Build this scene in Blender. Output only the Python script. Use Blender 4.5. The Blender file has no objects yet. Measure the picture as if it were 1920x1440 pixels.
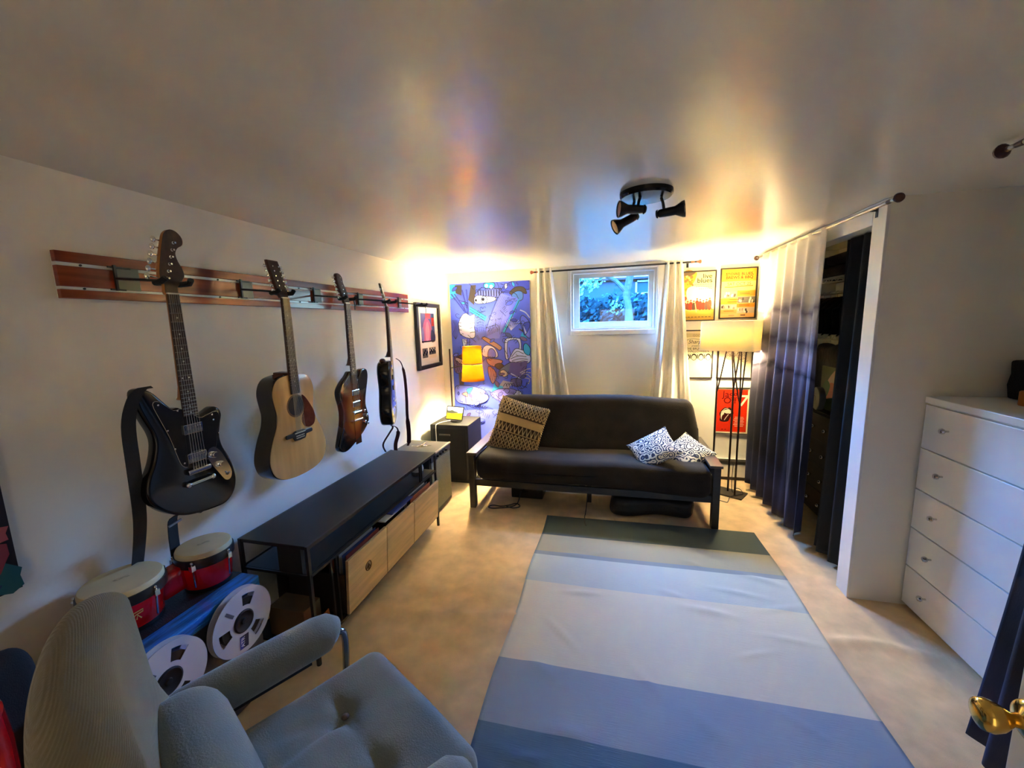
import bpy, bmesh, math, random
from mathutils import Vector, Matrix, Quaternion
random.seed(7)
sc = bpy.context.scene
COL = sc.collection
PI = math.pi
# ------------------------------------------------------------------ camera
yaw, pitch, roll = math.radians(-14.096), math.radians(-8.51), math.radians(-1.522)
fw = Vector((math.sin(yaw)*math.cos(pitch), math.cos(yaw)*math.cos(pitch), math.sin(pitch)))
rt = Vector((math.cos(yaw), -math.sin(yaw), 0)); up = rt.cross(fw)
r2 = rt*math.cos(roll) + up*math.sin(roll); u2 = -rt*math.sin(roll) + up*math.cos(roll)
cd = bpy.data.cameras.new('camera'); cam = bpy.data.objects.new('camera', cd); COL.objects.link(cam)
cd.sensor_width = 36; cd.lens = 755.43/1920*36; cd.clip_start = 0.02
m = Matrix((r2, u2, -fw)).transposed().to_4x4(); m.translation = (0, 0, 1.62); cam.matrix_world = m
sc.camera = cam
vs = sc.view_settings
vs.view_transform = 'Standard'; vs.look = 'None'; vs.gamma = 1; vs.use_curve_mapping = False
vs.exposure = 2.08
sc.cycles.max_bounces = 14; sc.cycles.diffuse_bounces = 10; sc.cycles.transparent_max_bounces = 12
sc.cycles.use_denoising = True; sc.cycles.sample_clamp_indirect = 100
# ------------------------------------------------------------------ sky: pale low down, deep blue high up
W = bpy.data.worlds.new('sky'); sc.world = W; W.use_nodes = True
nt = W.node_tree; nt.nodes.clear()
out = nt.nodes.new('ShaderNodeOutputWorld'); bg = nt.nodes.new('ShaderNodeBackground')
tc = nt.nodes.new('ShaderNodeTexCoord'); sp = nt.nodes.new('ShaderNodeSeparateXYZ')
cr = nt.nodes.new('ShaderNodeValToRGB'); mr = nt.nodes.new('ShaderNodeMapRange')
nt.links.new(tc.outputs['Generated'], sp.inputs[0]); nt.links.new(sp.outputs['Z'], cr.inputs[0]); nt.links.new(sp.outputs['Z'], mr.inputs[0])
cr.color_ramp.elements[0].position = 0.06; cr.color_ramp.elements[0].color = (.62, .92, 1, 1)
cr.color_ramp.elements[1].position = 0.30; cr.color_ramp.elements[1].color = (.12, .38, 1, 1)
mr.inputs['From Min'].default_value = .18; mr.inputs['From Max'].default_value = .29
mr.inputs['To Min'].default_value = 2.2; mr.inputs['To Max'].default_value = 44
nt.links.new(cr.outputs[0], bg.inputs[0]); nt.links.new(mr.outputs[0], bg.inputs[1]); nt.links.new(bg.outputs[0], out.inputs[0])
pd = bpy.data.lights.new('window_portal', 'AREA'); pd.shape = 'RECTANGLE'; pd.size = .72; pd.size_y = .5; pd.cycles.is_portal = True
po = bpy.data.objects.new('window_portal', pd); COL.objects.link(po); po.location = (0, 4.47, 1.845); po.rotation_euler = (-PI/2, 0, 0)

def point(name, loc, w, col, r=.03):
    d = bpy.data.lights.new(name, 'POINT'); d.energy = w; d.color = col; d.shadow_soft_size = r
    o = bpy.data.objects.new(name, d); COL.objects.link(o); o.location = loc; return o
WARM = (1, .81, .44)
FLOOR_W, ORANGE_W, FILL_W = 84, 185, 1.7
hd = bpy.data.lights.new('fill_light_behind', 'AREA'); hd.shape = 'RECTANGLE'; hd.size = .8; hd.size_y = 1.7; hd.energy = FILL_W; hd.color = (1, .79, .50)   # warm fill light added behind the camera to lift the near room
ho = bpy.data.objects.new('fill_light_behind', hd); COL.objects.link(ho); ho.location = (.1, -1.28, 1.05); ho.rotation_euler = (PI/2, 0, 0)
# ------------------------------------------------------------------ helpers
def S(r, g, b):
    f = lambda c: (c/255/12.92) if c/255 <= .04045 else ((c/255+.055)/1.055)**2.4
    return (f(r), f(g), f(b))
_M = {}
def mat(name, col=None, rough=.5, metal=0, var=0, vscale=20, bump=0, bscale=80, coat=0, spec=None, emit=None, estr=0, stretch=None, sheen=0):
    if name in _M: return _M[name]
    M = bpy.data.materials.new(name); M.use_nodes = True; N = M.node_tree.nodes; L = M.node_tree.links
    b = N['Principled BSDF']; _M[name] = M
    b.inputs['Roughness'].default_value = rough; b.inputs['Metallic'].default_value = metal
    if coat: b.inputs['Coat Weight'].default_value = coat; b.inputs['Coat Roughness'].default_value = .08
    if spec is not None: b.inputs['Specular IOR Level'].default_value = spec
    if sheen: b.inputs['Sheen Weight'].default_value = sheen; b.inputs['Sheen Roughness'].default_value = .4
    if col: b.inputs['Base Color'].default_value = (*col, 1)
    if emit: b.inputs['Emission Color'].default_value = (*emit, 1); b.inputs['Emission Strength'].default_value = estr
    co = None
    if var or bump:
        t = N.new('ShaderNodeTexCoord'); co = t.outputs['Object']
        if stretch:
            mp = N.new('ShaderNodeMapping'); mp.inputs['Scale'].default_value = stretch; L.new(co, mp.inputs[0]); co = mp.outputs[0]
    if var:
        n = N.new('ShaderNodeTexNoise'); n.inputs['Scale'].default_value = vscale; n.inputs['Detail'].default_value = 5; L.new(co, n.inputs['Vector'])
        r = N.new('ShaderNodeValToRGB'); L.new(n.outputs['Fac'], r.inputs[0])
        r.color_ramp.elements[0].position = .3; r.color_ramp.elements[1].position = .7
        r.color_ramp.elements[0].color = (*[c*(1-var) for c in col], 1); r.color_ramp.elements[1].color = (*[min(1, c*(1+var)) for c in col], 1)
        L.new(r.outputs[0], b.inputs['Base Color'])
    if bump:
        n = N.new('ShaderNodeTexNoise'); n.inputs['Scale'].default_value = bscale; n.inputs['Detail'].default_value = 4; L.new(co, n.inputs['Vector'])
        bn = N.new('ShaderNodeBump'); bn.inputs['Strength'].default_value = bump; bn.inputs['Distance'].default_value = .01
        L.new(n.outputs['Fac'], bn.inputs['Height']); L.new(bn.outputs[0], b.inputs['Normal'])
    return M
def paint(name, rough=.5, coat=0, metal=0):
    if name in _M: return _M[name]
    M = mat(name, (1, 1, 1), rough, metal, coat=coat); N = M.node_tree.nodes
    a = N.new('ShaderNodeVertexColor'); a.layer_name = 'paint'; M.node_tree.links.new(a.outputs[0], N['Principled BSDF'].inputs['Base Color'])
    return M
def tr(off):
    return lambda p: (p[0]-off[0], p[1]-off[1], p[2]-off[2])
class MB:
    def __init__(s, off=(0, 0, 0)):
        s.v = []; s.f = []; s.mi = []; s.c = []; s.off = off; s.mat = 0; s.col = (1, 1, 1)
    def add(s, vs, fs):
        o = len(s.v); ox, oy, oz = s.off
        s.v += [(p[0]-ox, p[1]-oy, p[2]-oz) for p in vs]
        for f in fs: s.f.append([i+o for i in f]); s.mi.append(s.mat); s.c.append(s.col)
        return s
    def bx(s, x0, x1, y0, y1, z0, z1):
        v = [(x, y, z) for x in (x0, x1) for y in (y0, y1) for z in (z0, z1)]
        return s.add(v, [(0, 1, 3, 2), (4, 6, 7, 5), (0, 4, 5, 1), (2, 3, 7, 6), (0, 2, 6, 4), (1, 5, 7, 3)])
    def beam(s, p0, p1, w, h, upv=(0, 0, 1)):
        p0, p1 = Vector(p0), Vector(p1); d = (p1-p0).normalized(); u = Vector(upv)
        a = d.cross(u).normalized(); b = a.cross(d)
        v = [tuple(p+a*i*w/2+b*j*h/2) for p in (p0, p1) for i in (-1, 1) for j in (-1, 1)]
        return s.add(v, [(0, 1, 3, 2), (4, 6, 7, 5), (0, 4, 5, 1), (2, 3, 7, 6), (0, 2, 6, 4), (1, 5, 7, 3)])
    def tube(s, pts, r, n=10, closed=False, flat=1.0):
        P = [Vector(p) for p in pts]; k = len(P); R = r if isinstance(r, (list, tuple)) else [r]*k
        vs = []; fs = []; prev = None
        for i in range(k):
            if closed: t = P[(i+1) % k]-P[i-1]
            else: t = P[min(i+1, k-1)]-P[max(i-1, 0)]
            if t.length < 1e-9: t = Vector((0, 0, 1))
            t.normalize()
            if prev is None:
                a = t.orthogonal().normalized()
            else:
                a = prev-t*prev.dot(t)
                a = a.normalized() if a.length > 1e-6 else t.orthogonal().normalized()
            prev = a; b = t.cross(a)
            vs += [tuple(P[i]+(a*math.cos(2*PI*j/n)+b*math.sin(2*PI*j/n)*flat)*R[i]) for j in range(n)]
        for i in range(k if closed else k-1):
            for j in range(n):
                q = (i+1) % k; fs.append((i*n+j, i*n+(j+1) % n, q*n+(j+1) % n, q*n+j))
        if not closed: fs.append(tuple(range(n-1, -1, -1))); fs.append(tuple((k-1)*n+j for j in range(n)))
        return s.add(vs, fs)
    def cyl(s, p0, p1, r0, r1=None, n=20): return s.tube([p0, p1], [r0, r0 if r1 is None else r1], n)
    def lathe(s, prof, c=(0, 0, 0), ax=(0, 0, 1), n=28, caps=True):
        q = Vector((0, 0, 1)).rotation_difference(Vector(ax)); c = Vector(c); vs = []; fs = []
        for r, z in prof:
            for j in range(n):
                a = 2*PI*j/n; vs.append(tuple(c+q @ Vector((r*math.cos(a), r*math.sin(a), z))))
        for i in range(len(prof)-1):
            for j in range(n): fs.append((i*n+j, i*n+(j+1) % n, (i+1)*n+(j+1) % n, (i+1)*n+j))
        if caps: fs.append(tuple(range(n-1, -1, -1))); fs.append(tuple((len(prof)-1)*n+j for j in range(n)))
        return s.add(vs, fs)
    def ball(s, c, r, sc=(1, 1, 1), n=14):
        prof = [(max(1e-4, math.sin(PI*i/n)), -math.cos(PI*i/n)) for i in range(n+1)]
        vs = []; fs = []; k = n*2
        for a, z in prof:
            for j in range(k): vs.append((c[0]+r*sc[0]*a*math.cos(2*PI*j/k), c[1]+r*sc[1]*a*math.sin(2*PI*j/k), c[2]+r*sc[2]*z))
        for i in range(n):
            for j in range(k): fs.append((i*k+j, i*k+(j+1) % k, (i+1)*k+(j+1) % k, (i+1)*k+j))
        return s.add(vs, fs)
    def grid(s, fn, nu, nv, closeu=False):
        vs = [tuple(fn(i/nu, j/nv)) for i in range(nu+(0 if closeu else 1)) for j in range(nv+1)]; fs = []
        w = nv+1; m_ = nu if closeu else nu+1
        for i in range(nu):
            for j in range(nv): fs.append((i*w+j, ((i+1) % m_)*w+j, ((i+1) % m_)*w+j+1, i*w+j+1))
        return s.add(vs, fs)
    def prism(s, poly, f, w0, w1, rnd=0, steps=3):
        # poly (u,v) CCW; f(u,v,w)->xyz; w0 back, w1 front; rounded edges by insetting
        n = len(poly); P = [Vector(p) for p in poly]; nr = []
        for i in range(n):
            t = (P[(i+1) % n]-P[i-1]); t = t.normalized() if t.length else Vector((1, 0)); nr.append(Vector((t.y, -t.x)))
        rings = []
        if rnd:
            for k in range(steps+1):
                a = PI/2*k/steps; rings.append((rnd*(1-math.sin(a)), w0+(w1-w0)/abs(w1-w0)*rnd*(1-math.cos(a))))
            for k in range(steps, -1, -1):
                a = PI/2*k/steps; rings.append((rnd*(1-math.sin(a)), w1-(w1-w0)/abs(w1-w0)*rnd*(1-math.cos(a))))
        else: rings = [(0, w0), (0, w1)]
        vs = []; fs = []
        for ins, w in rings: vs += [tuple(f(p.x-q.x*ins, p.y-q.y*ins, w)) for p, q in zip(P, nr)]
        for k in range(len(rings)-1):
            for i in range(n): fs.append((k*n+i, k*n+(i+1) % n, (k+1)*n+(i+1) % n, (k+1)*n+i))
        fs.append(tuple(range(n-1, -1, -1))); fs.append(tuple((len(rings)-1)*n+i for i in range(n)))
        return s.add(vs, fs)
    def rbox(s, c, h, r, n=8, f=None):
        def tcoord(i, hh):
            k = n//3 or 1; t = i/n
            a = [-hh+r*(1-math.cos(PI/2*q/k)) for q in range(k)]  # dense near edges
            mid = [-hh+r+(2*hh-2*r)*q/(n) for q in range(n+1)]
            return a+mid+[-x for x in reversed(a)]
        X = [tcoord(0, hh) for hh in h]; vs = []; fs = []
        def put(p):
            q = [max(-(h[k]-r), min(h[k]-r, p[k])) for k in range(3)]; d = Vector([p[k]-q[k] for k in range(3)])
            if d.length > 1e-9: d = d.normalized()*r
            o = [q[k]+d[k] for k in range(3)]
            if f: o = f(o)
            return (c[0]+o[0], c[1]+o[1], c[2]+o[2])
        for ax in range(3):
            a, b = [(1, 2), (2, 0), (0, 1)][ax]
            for sg in (-1, 1):
                base = len(vs); A, B = X[a], X[b]
                for x in A:
                    for y in B:
                        p = [0, 0, 0]; p[ax] = sg*h[ax]; p[a] = x; p[b] = y; vs.append(put(p))
                w = len(B)
                for i in range(len(A)-1):
                    for j in range(w-1):
                        q = (base+i*w+j, base+(i+1)*w+j, base+(i+1)*w+j+1, base+i*w+j+1); fs.append(q if sg > 0 else q[::-1])
        return s.add(vs, fs)
    def build(s, name, mats, parent=None, smooth=35, bevel=0, solid=0, sub=0, weld=False):
        me = bpy.data.meshes.new(name); me.from_pydata(s.v, [], s.f)
        if not isinstance(mats, (list, tuple)): mats = [mats]
        for M in mats: me.materials.append(M)
        me.polygons.foreach_set('material_index', s.mi)
        ca = me.color_attributes.new('paint', 'FLOAT_COLOR', 'CORNER'); d = []
        for p, c in zip(me.polygons, s.c): d += [*c, 1]*p.loop_total
        ca.data.foreach_set('color', d)
        bm = bmesh.new(); bm.from_mesh(me)
        if weld: bmesh.ops.remove_doubles(bm, verts=bm.verts, dist=1e-5)
        if not getattr(s, 'flatart', False): bmesh.ops.recalc_face_normals(bm, faces=bm.faces)
        bm.to_mesh(me); bm.free()
        if smooth:
            me.polygons.foreach_set('use_smooth', [True]*len(me.polygons)); me.set_sharp_from_angle(angle=math.radians(smooth))
        o = bpy.data.objects.new(name, me); COL.objects.link(o)
        if parent: o.parent = parent
        if solid: md = o.modifiers.new('solid', 'SOLIDIFY'); md.thickness = solid; md.offset = 0
        if bevel: md = o.modifiers.new('bevel', 'BEVEL'); md.width = bevel; md.segments = 2; md.limit_method = 'ANGLE'; md.angle_limit = math.radians(40)
        if sub: md = o.modifiers.new('sub', 'SUBSURF'); md.levels = sub; md.render_levels = sub
        return o
def tag(o, label, cat, group=None):
    o['label'] = label; o['category'] = cat
    if group: o['group'] = group
    return o
def thing(name, label, cat, loc=(0, 0, 0), rz=0, group=None):
    o = bpy.data.objects.new(name, None); COL.objects.link(o); o.location = loc; o.rotation_euler = (0, 0, rz); o.empty_display_size = .05
    return tag(o, label, cat, group)
def struct(o): o['kind'] = 'structure'; return o
def spline(P, n=6, closed=True):
    k = len(P); out = []
    for i in range(k if closed else k-1):
        if closed: p0, p1, p2, p3 = [Vector(P[(i+j) % k]) for j in (-1, 0, 1, 2)]
        else: p0, p1, p2, p3 = [Vector(P[max(0, min(k-1, i+j))]) for j in (-1, 0, 1, 2)]
        for j in range(n):
            t = j/n; out.append(tuple(.5*((2*p1)+(p2-p0)*t+(2*p0-5*p1+4*p2-p3)*t*t+(3*p1-p0-3*p2+p3)*t**3)))
    if not closed: out.append(tuple(P[-1]))
    return out
def ccw(P):
    a = sum(P[i-1][0]*P[i][1]-P[i][0]*P[i-1][1] for i in range(len(P)))
    return P if a > 0 else P[::-1]
_TX = {}
def text2d(txt, size, bold=0, font_shear=0):
    key = (txt, size, bold, font_shear)
    if key in _TX: return _TX[key]
    c = bpy.data.curves.new('t', 'FONT'); c.body = txt; c.size = size; c.offset = bold*size; c.shear = font_shear; c.resolution_u = 3; c.align_x = 'CENTER'
    o = bpy.data.objects.new('t', c); COL.objects.link(o); bpy.context.view_layer.update()
    e = o.evaluated_get(bpy.context.evaluated_depsgraph_get()); me = e.to_mesh()
    r = ([tuple(v.co[:2]) for v in me.vertices], [tuple(p.vertices) for p in me.polygons]); e.to_mesh_clear()
    bpy.data.objects.remove(o); bpy.data.curves.remove(c); _TX[key] = r; return r
class Art(MB):
    """flat drawing: f(u,v,w) maps drawing coords (metres) to space, w = outwards"""
    def __init__(s, f, w=0, dw=.00012, off=(0, 0, 0)): super().__init__(off); s.F = f; s.w = w; s.dw = dw; s.flatart = True
    def poly(s, P, col):
        s.col = col; s.w += s.dw; P = ccw([tuple(p) for p in P]); return s.add([s.F(u, v, s.w) for u, v in P], [tuple(range(len(P)))])
    def rect(s, u0, v0, u1, v1, col): return s.poly([(u0, v0), (u1, v0), (u1, v1), (u0, v1)], col)
    def disc(s, u, v, r, col, ry=None, n=24, rot=0):
        ry = ry or r; return s.poly([(u+r*math.cos(2*PI*i/n)*math.cos(rot)-ry*math.sin(2*PI*i/n)*math.sin(rot), v+r*math.cos(2*PI*i/n)*math.sin(rot)+ry*math.sin(2*PI*i/n)*math.cos(rot)) for i in range(n)], col)
    def stroke(s, P, wd, col, closed=False):
        s.col = col; s.w += s.dw; n = len(P); vs = []; V = [Vector(p) for p in P]
        for i in range(n):
            t = (V[(i+1) % n]-V[i-1]) if closed else (V[min(n-1, i+1)]-V[max(0, i-1)])
            t = t.normalized() if t.length else Vector((1, 0)); q = Vector((-t.y, t.x))*wd/2
            for p in (V[i]+q, V[i]-q): vs.append(s.F(p.x, p.y, s.w))
        fs = [(2*i, 2*i+1, (2*i+3) % (2*n), (2*i+2) % (2*n)) for i in range(n if closed else n-1)]
        return s.add(vs, fs)
    def shape(s, P, fill, line=None, wd=.004, n=5):
        Q = spline(P, n); s.poly(Q, fill)
        if line: s.stroke(Q, wd, line, True)
        return s
    def text(s, txt, u, v, size, col, bold=0, shear=0, sx=1, rot=0):
        s.col = col; s.w += s.dw; vs, fs = text2d(txt, size, bold, shear); c, q = math.cos(rot), math.sin(rot)
        return s.add([s.F(u+x*sx*c-y*q, v+x*sx*q+y*c, s.w) for x, y in vs], fs)
backf = lambda x0, y0, z0: (lambda u, v, w: (x0+u, y0-w, z0+v))     # a sheet on the back wall
leftf = lambda x0, y0, z0: (lambda u, v, w: (x0+w, y0+u, z0+v))     # a sheet on the left wall
# ------------------------------------------------------------------ materials
M_wall = mat('wall_paint', S(240, 236, 224), .45, bump=.06, bscale=60)
M_ceil = mat('ceiling_paint', S(234, 229, 212), .22, bump=.10, bscale=2.5, spec=1.0)
M_white = mat('white_trim', S(232, 230, 226), .35)
M_black_metal = mat('black_metal', (.012, .012, .013), .35, spec=.5)
M_blackwood = mat('black_stained_wood', (.014, .012, .011), .38, var=.3, vscale=30, stretch=(1, 8, 8))
M_chrome = mat('chrome', (.8, .8, .8), .12, 1)
M_brass = mat('brass', (.75, .5, .12), .16, 1)
M_blackcloth = mat('black_cloth', (.012, .012, .013), .9, bump=.25, bscale=300)
M_cream = mat('window_curtain_cloth', S(235, 228, 214), .8, bump=.15, bscale=220)
M_paint = paint('printed_paper', .45); M_paintgloss = paint('glazed_print', .25)
# ------------------------------------------------------------------ room shell
XL, YB, XR, YC, ZC = -1.902, 4.336, 1.342, 2.519, 2.195
XE, YF = 2.15, -1.3
M_carpet = mat('beige_carpet', S(230, 200, 158), .95, var=.13, vscale=9, bump=.5, bscale=420)
def floor_z(x, y):
    yr = 1.97+.06*math.sin(1.9*x+.6)-.04*math.sin(4.3*x)+(.16 if x > .8 else 0)*min(1, max(0, (x-.8)/.5))
    a = .016*math.exp(-((y-yr)/.035)**2)
    return a if -1.28 < x < -.5 or 1.06 < x < 1.5 else a*.35
b = MB(); b.grid(lambda u, v: (XL-.05+u*(XE+.1-XL), YF-.05+v*(YB+.1-YF), floor_z(XL-.05+u*(XE+.1-XL), YF-.05+v*(YB+.1-YF))), 90, 340)
struct(b.build('floor', M_carpet, smooth=180))
b = MB(); b.bx(XL-.1, XE+.1, YF-.1, YB+.1, ZC, ZC+.1); struct(b.build('ceiling', M_ceil, smooth=0))
b = MB(); b.bx(XL-.1, XL, YF-.1, YB+.1, -.02, ZC); struct(b.build('wall_left', M_wall, smooth=0))
WX0, WX1, WZ0, WZ1 = -.425, .42, 1.53, 2.135
b = MB(); b.bx(XL-.1, WX0, YB, YB+.12, -.02, ZC); b.bx(WX1, XE+.1, YB, YB+.12, -.02, ZC); b.bx(WX0, WX1, YB, YB+.12, -.02, WZ0); b.bx(WX0, WX1, YB, YB+.12, WZ1, ZC)
struct(b.build('wall_back', M_wall, smooth=0))
b = MB(); b.bx(XE, XE+.1, YF-.1, YB+.1, -.02, ZC); struct(b.build('wall_right', M_wall, smooth=0))
b = MB(); b.bx(XL-.1, XE+.1, YF-.1, YF, -.02, ZC); struct(b.build('wall_front', M_wall, smooth=0))
b = MB(); b.bx(XR, XE+.02, YC, 2.63, -.02, ZC); b.bx(XR+.008, XR+.10, 2.63, YB, 2.088, ZC); struct(b.build('wall_closet', M_wall, smooth=0))
b = MB(); b.bx(XR-.012, XR+.004, YC-.001, 2.633, 0, ZC-.002); b.bx(XR-.012, XR+.0085, 2.633, YB, 2.085, ZC-.002); struct(b.build('trim_1', M_white, smooth=0, bevel=.003))
# ------------------------------------------------------------------ window
win = struct(thing('window_1', 'small white basement window high on the back wall', 'window', (0, YB, 1.83)))
del win['label'], win['category']
o_ = (0, YB, 1.83)
b = MB(o_)
b.bx(-.46, WX0, YB-.018, YB+.002, 1.481, 2.16); b.bx(WX1, .437, YB-.018, YB+.002, 1.481, 2.16); b.bx(WX0, WX1, YB-.018, YB+.002, 1.481, WZ0); b.bx(WX0, WX1, YB-.018, YB+.002, WZ1, 2.16)
b.build('window_casing', M_white, win, 0, bevel=.003)
b = MB(o_)
for x0, x1, z0, z1, y0, y1 in ((WX0, WX0+.022, WZ0, WZ1, YB+.002, YB+.13), (WX1-.022, WX1, WZ0, WZ1, YB+.002, YB+.13), (WX0+.022, WX1-.022, WZ0, WZ0+.022, YB+.002, YB+.13), (WX0+.022, WX1-.022, WZ1-.022, WZ1, YB+.002, YB+.13)): b.bx(x0, x1, y0, y1, z0, z1)
M_sash = mat('window_frame_vinyl', S(214, 206, 194), .4)
b.build('window_jamb', M_sash, win, 0)
b = MB(o_); gx0, gx1, gz0, gz1 = -.345, .35, 1.615, 2.074
fx0, fx1, fz0, fz1 = WX0+.022, WX1-.022, WZ0+.022, WZ1-.022
for k, (ins, y0) in enumerate(((0, YB+.075), (.03, YB+.09))):
    a0, a1, c0, c1 = fx0+ins*.9, fx1-ins*.9, fz0+ins, fz1-ins*.4
    b.bx(a0, gx0, y0, YB+.125, c0, c1); b.bx(gx1, a1, y0, YB+.125, c0, c1); b.bx(gx0, gx1, y0, YB+.125, c0, gz0); b.bx(gx0, gx1, y0, YB+.125, gz1, c1)
b.bx(.0, .03, YB+.055, YB+.08, gz1+.008, gz1+.03)
b.build('window_sash', M_sash, win, 0, bevel=.002)
G = bpy.data.materials.new('window_glass'); G.use_nodes = True; N = G.node_tree.nodes; N.clear()
go = N.new('ShaderNodeOutputMaterial'); mx = N.new('ShaderNodeMixShader'); t = N.new('ShaderNodeBsdfTransparent'); gl = N.new('ShaderNodeBsdfGlossy'); gl.inputs['Roughness'].default_value = .02
t.inputs[0].default_value = (.96, .99, 1, 1); mx.inputs[0].default_value = .06
G.node_tree.links.new(t.outputs[0], mx.inputs[1]); G.node_tree.links.new(gl.outputs[0], mx.inputs[2]); G.node_tree.links.new(mx.outputs[0], go.inputs[0])
b = MB(o_); b.bx(gx0-.004, gx1+.004, YB+.105, YB+.109, gz0-.004, gz1+.004); b.build('window_pane', G, win, 0)
# ------------------------------------------------------------------ outside
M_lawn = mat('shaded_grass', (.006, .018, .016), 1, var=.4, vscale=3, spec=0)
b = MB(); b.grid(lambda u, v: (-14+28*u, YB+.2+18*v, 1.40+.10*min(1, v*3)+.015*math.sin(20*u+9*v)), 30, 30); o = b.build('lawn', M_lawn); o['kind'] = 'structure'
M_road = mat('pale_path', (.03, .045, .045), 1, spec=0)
b = MB(); b.grid(lambda u, v: (-12+24*u, 11.2+.5*u+.7*v, 1.535), 20, 2); tag(b.build('garden_path', M_road, solid=.02), 'pale strip of path crossing the garden outside the window', 'path')
M_bark = mat('tree_bark', (.025, .04, .036), 1, var=.3, vscale=12, spec=0); M_leaf = mat('tree_leaves', (.06, .15, .10), .9, var=.85, vscale=1.6, spec=0)  # strong leaf variation puts sunlit patches into the colour
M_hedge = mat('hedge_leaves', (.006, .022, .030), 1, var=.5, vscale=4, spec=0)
def leaves(b, c, r, n, size, sq=(1, 1, 1)):
    for k in range(n):
        while True:
            p = Vector((random.uniform(-1, 1), random.uniform(-1, 1), random.uniform(-1, 1)))
            if p.length < 1: break
        p = Vector((c[0]+p.x*r*sq[0], c[1]+p.y*r*sq[1], c[2]+p.z*r*sq[2]))
        a = Vector((random.gauss(0, 1), random.gauss(0, 1), random.gauss(0, 1))).normalized(); d = a.orthogonal().normalized(); e = a.cross(d)
        w = size*random.uniform(.6, 1.3)
        b.add([tuple(p+d*w), tuple(p+e*w*.5), tuple(p-d*w), tuple(p-e*w*.5)], [(0, 1, 2, 3)])
tx = .36
t = thing('garden_tree', 'tree with a leaning trunk outside the basement window', 'tree', (tx, 10, 1.5)); o_ = (tx, 10, 1.5)
b = MB(o_); b.tube([(tx+.02, 10, 1.45), (tx, 10, 1.9), (tx-.06, 10, 2.25), (tx+.04, 10.1, 2.7), (tx+.1, 10.2, 3.6)], [.11, .085, .08, .085, .09], 10)
b.tube([(tx-.05, 10, 2.28), (tx-.3, 10, 2.55), (tx-.75, 10, 2.8), (tx-1.3, 10.1, 3.3)], [.06, .05, .04, .03], 8); b.tube([(tx+.1, 10.2, 3.4), (tx+.9, 10, 4.6), (tx+2.0, 9.8, 5.8)], [.08, .07, .05], 8); b.build('trunk', M_bark, t)
b = MB(o_); leaves(b, (tx-1.15, 9.9, 2.75), .62, 620, .06, (1.1, .6, .8)); leaves(b, (tx-1.5, 9.8, 2.35), .4, 200, .05); leaves(b, (tx+.9, 9.6, 2.75), .5, 360, .06, (1.0, .6, .8)); leaves(b, (tx+1.0, 9.4, 2.3), .3, 120, .05); leaves(b, (tx-.3, 9.9, 3.0), .5, 320, .05, (1.3, .6, .7)); leaves(b, (tx-.28, 9.9, 1.95), .2, 70, .04)
leaves(b, (tx+2.0, 9.6, 5.7), 1.75, 2600, .16, (1.15, .9, .95)); leaves(b, (tx+3.2, 9.8, 7.2), 1.6, 1500, .16)  # high crown out of view, added to block sky light from the right
b.build('foliage', M_leaf, t, 0)
b = MB(); 
for k in range(9): leaves(b, (-4.4+1.1*k, 14.2+random.uniform(-.3, .3), 1.9), .9, 380, .11, (1, .5, .72))
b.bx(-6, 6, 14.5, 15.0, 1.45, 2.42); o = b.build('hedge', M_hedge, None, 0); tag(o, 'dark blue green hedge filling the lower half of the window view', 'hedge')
o_ = (1.3, 19, 1.5); t = thing('neighbour_house', 'dark house with one pale window frame beyond the hedge', 'house', o_)
b = MB(o_); b.bx(-6, 7, 19, 22, 1.4, 3.5); b.build('wall', mat('dark_siding', (.010, .026, .042), 1, spec=0), t, 0)
b = MB(o_); x0 = .95
for a in ((x0, x0+.9, 2.75, 2.83), (x0, x0+.9, 3.28, 3.36), (x0, x0+.08, 2.75, 3.36), (x0+.82, x0+.9, 2.75, 3.36)): b.bx(a[0], a[1], 18.94, 19.01, a[2], a[3])
b.build('window_frame', mat('pale_siding_trim', (.10, .17, .18), .9, spec=0), t, 0)
b = MB(o_); b.add([(-6.2, 18.8, 3.45), (7.2, 18.8, 3.45), (7.2, 22, 5.2), (-6.2, 22, 5.2)], [(0, 1, 2, 3)]); b.build('roof', mat('dark_roof', (.015, .02, .03), .8), t, 0, solid=.1)
# ------------------------------------------------------------------ guitar rail and hangers
M_slat = mat('red_stained_wood', S(140, 62, 34), .24, var=.35, vscale=6, stretch=(1, .35, 6), coat=.5)
M_strip = mat('white_gloss_strip', S(240, 238, 232), .18, spec=1)
RY0, RY1 = 1.02, 3.52
t = thing('wall_rail', 'long red wooden slatted rail on the left wall carrying the guitar hangers', 'rail', (XL, RY0, 1.83)); o_ = (XL, RY0, 1.83)
for z0, z1 in ((1.876, 1.914), (1.792, 1.864), (1.750, 1.782)):
    b = MB(o_); b.bx(XL+.012, XL+.032, RY0, RY1, z0, z1); b.build('slat', M_slat, t, 0, bevel=.002)
b = MB(o_); b.bx(XL+.001, XL+.026, RY0+.004, RY1-.004, 1.755, 1.905); b.build('backing_strip', M_strip, t, 0)
for y in (1.09, 1.62, 2.15, 2.62, 3.1, 3.45):
    for z in (1.870, 1.787): b = MB(o_); b.cyl((XL+.020, y, z), (XL+.03, y, z), .004, n=8); b.build('screw', M_black_metal, t)
M_plate = mat('grey_green_plate', S(112, 116, 100), .35); M_foam = mat('black_foam', (.012, .012, .012), .85)
HG = [(1.184, -1.594, .086, 'hanger holding the black electric guitar, nearest the camera'), (1.732, -1.627, .075, 'hanger holding the natural wood acoustic guitar'), (2.259, -1.631, .072, 'hanger holding the sunburst electric guitar'), (2.728, -1.612, .07, 'hanger holding the black and blue guitar'), (3.322, -1.65, .06, 'empty hanger at the far end of the rail')]
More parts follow.
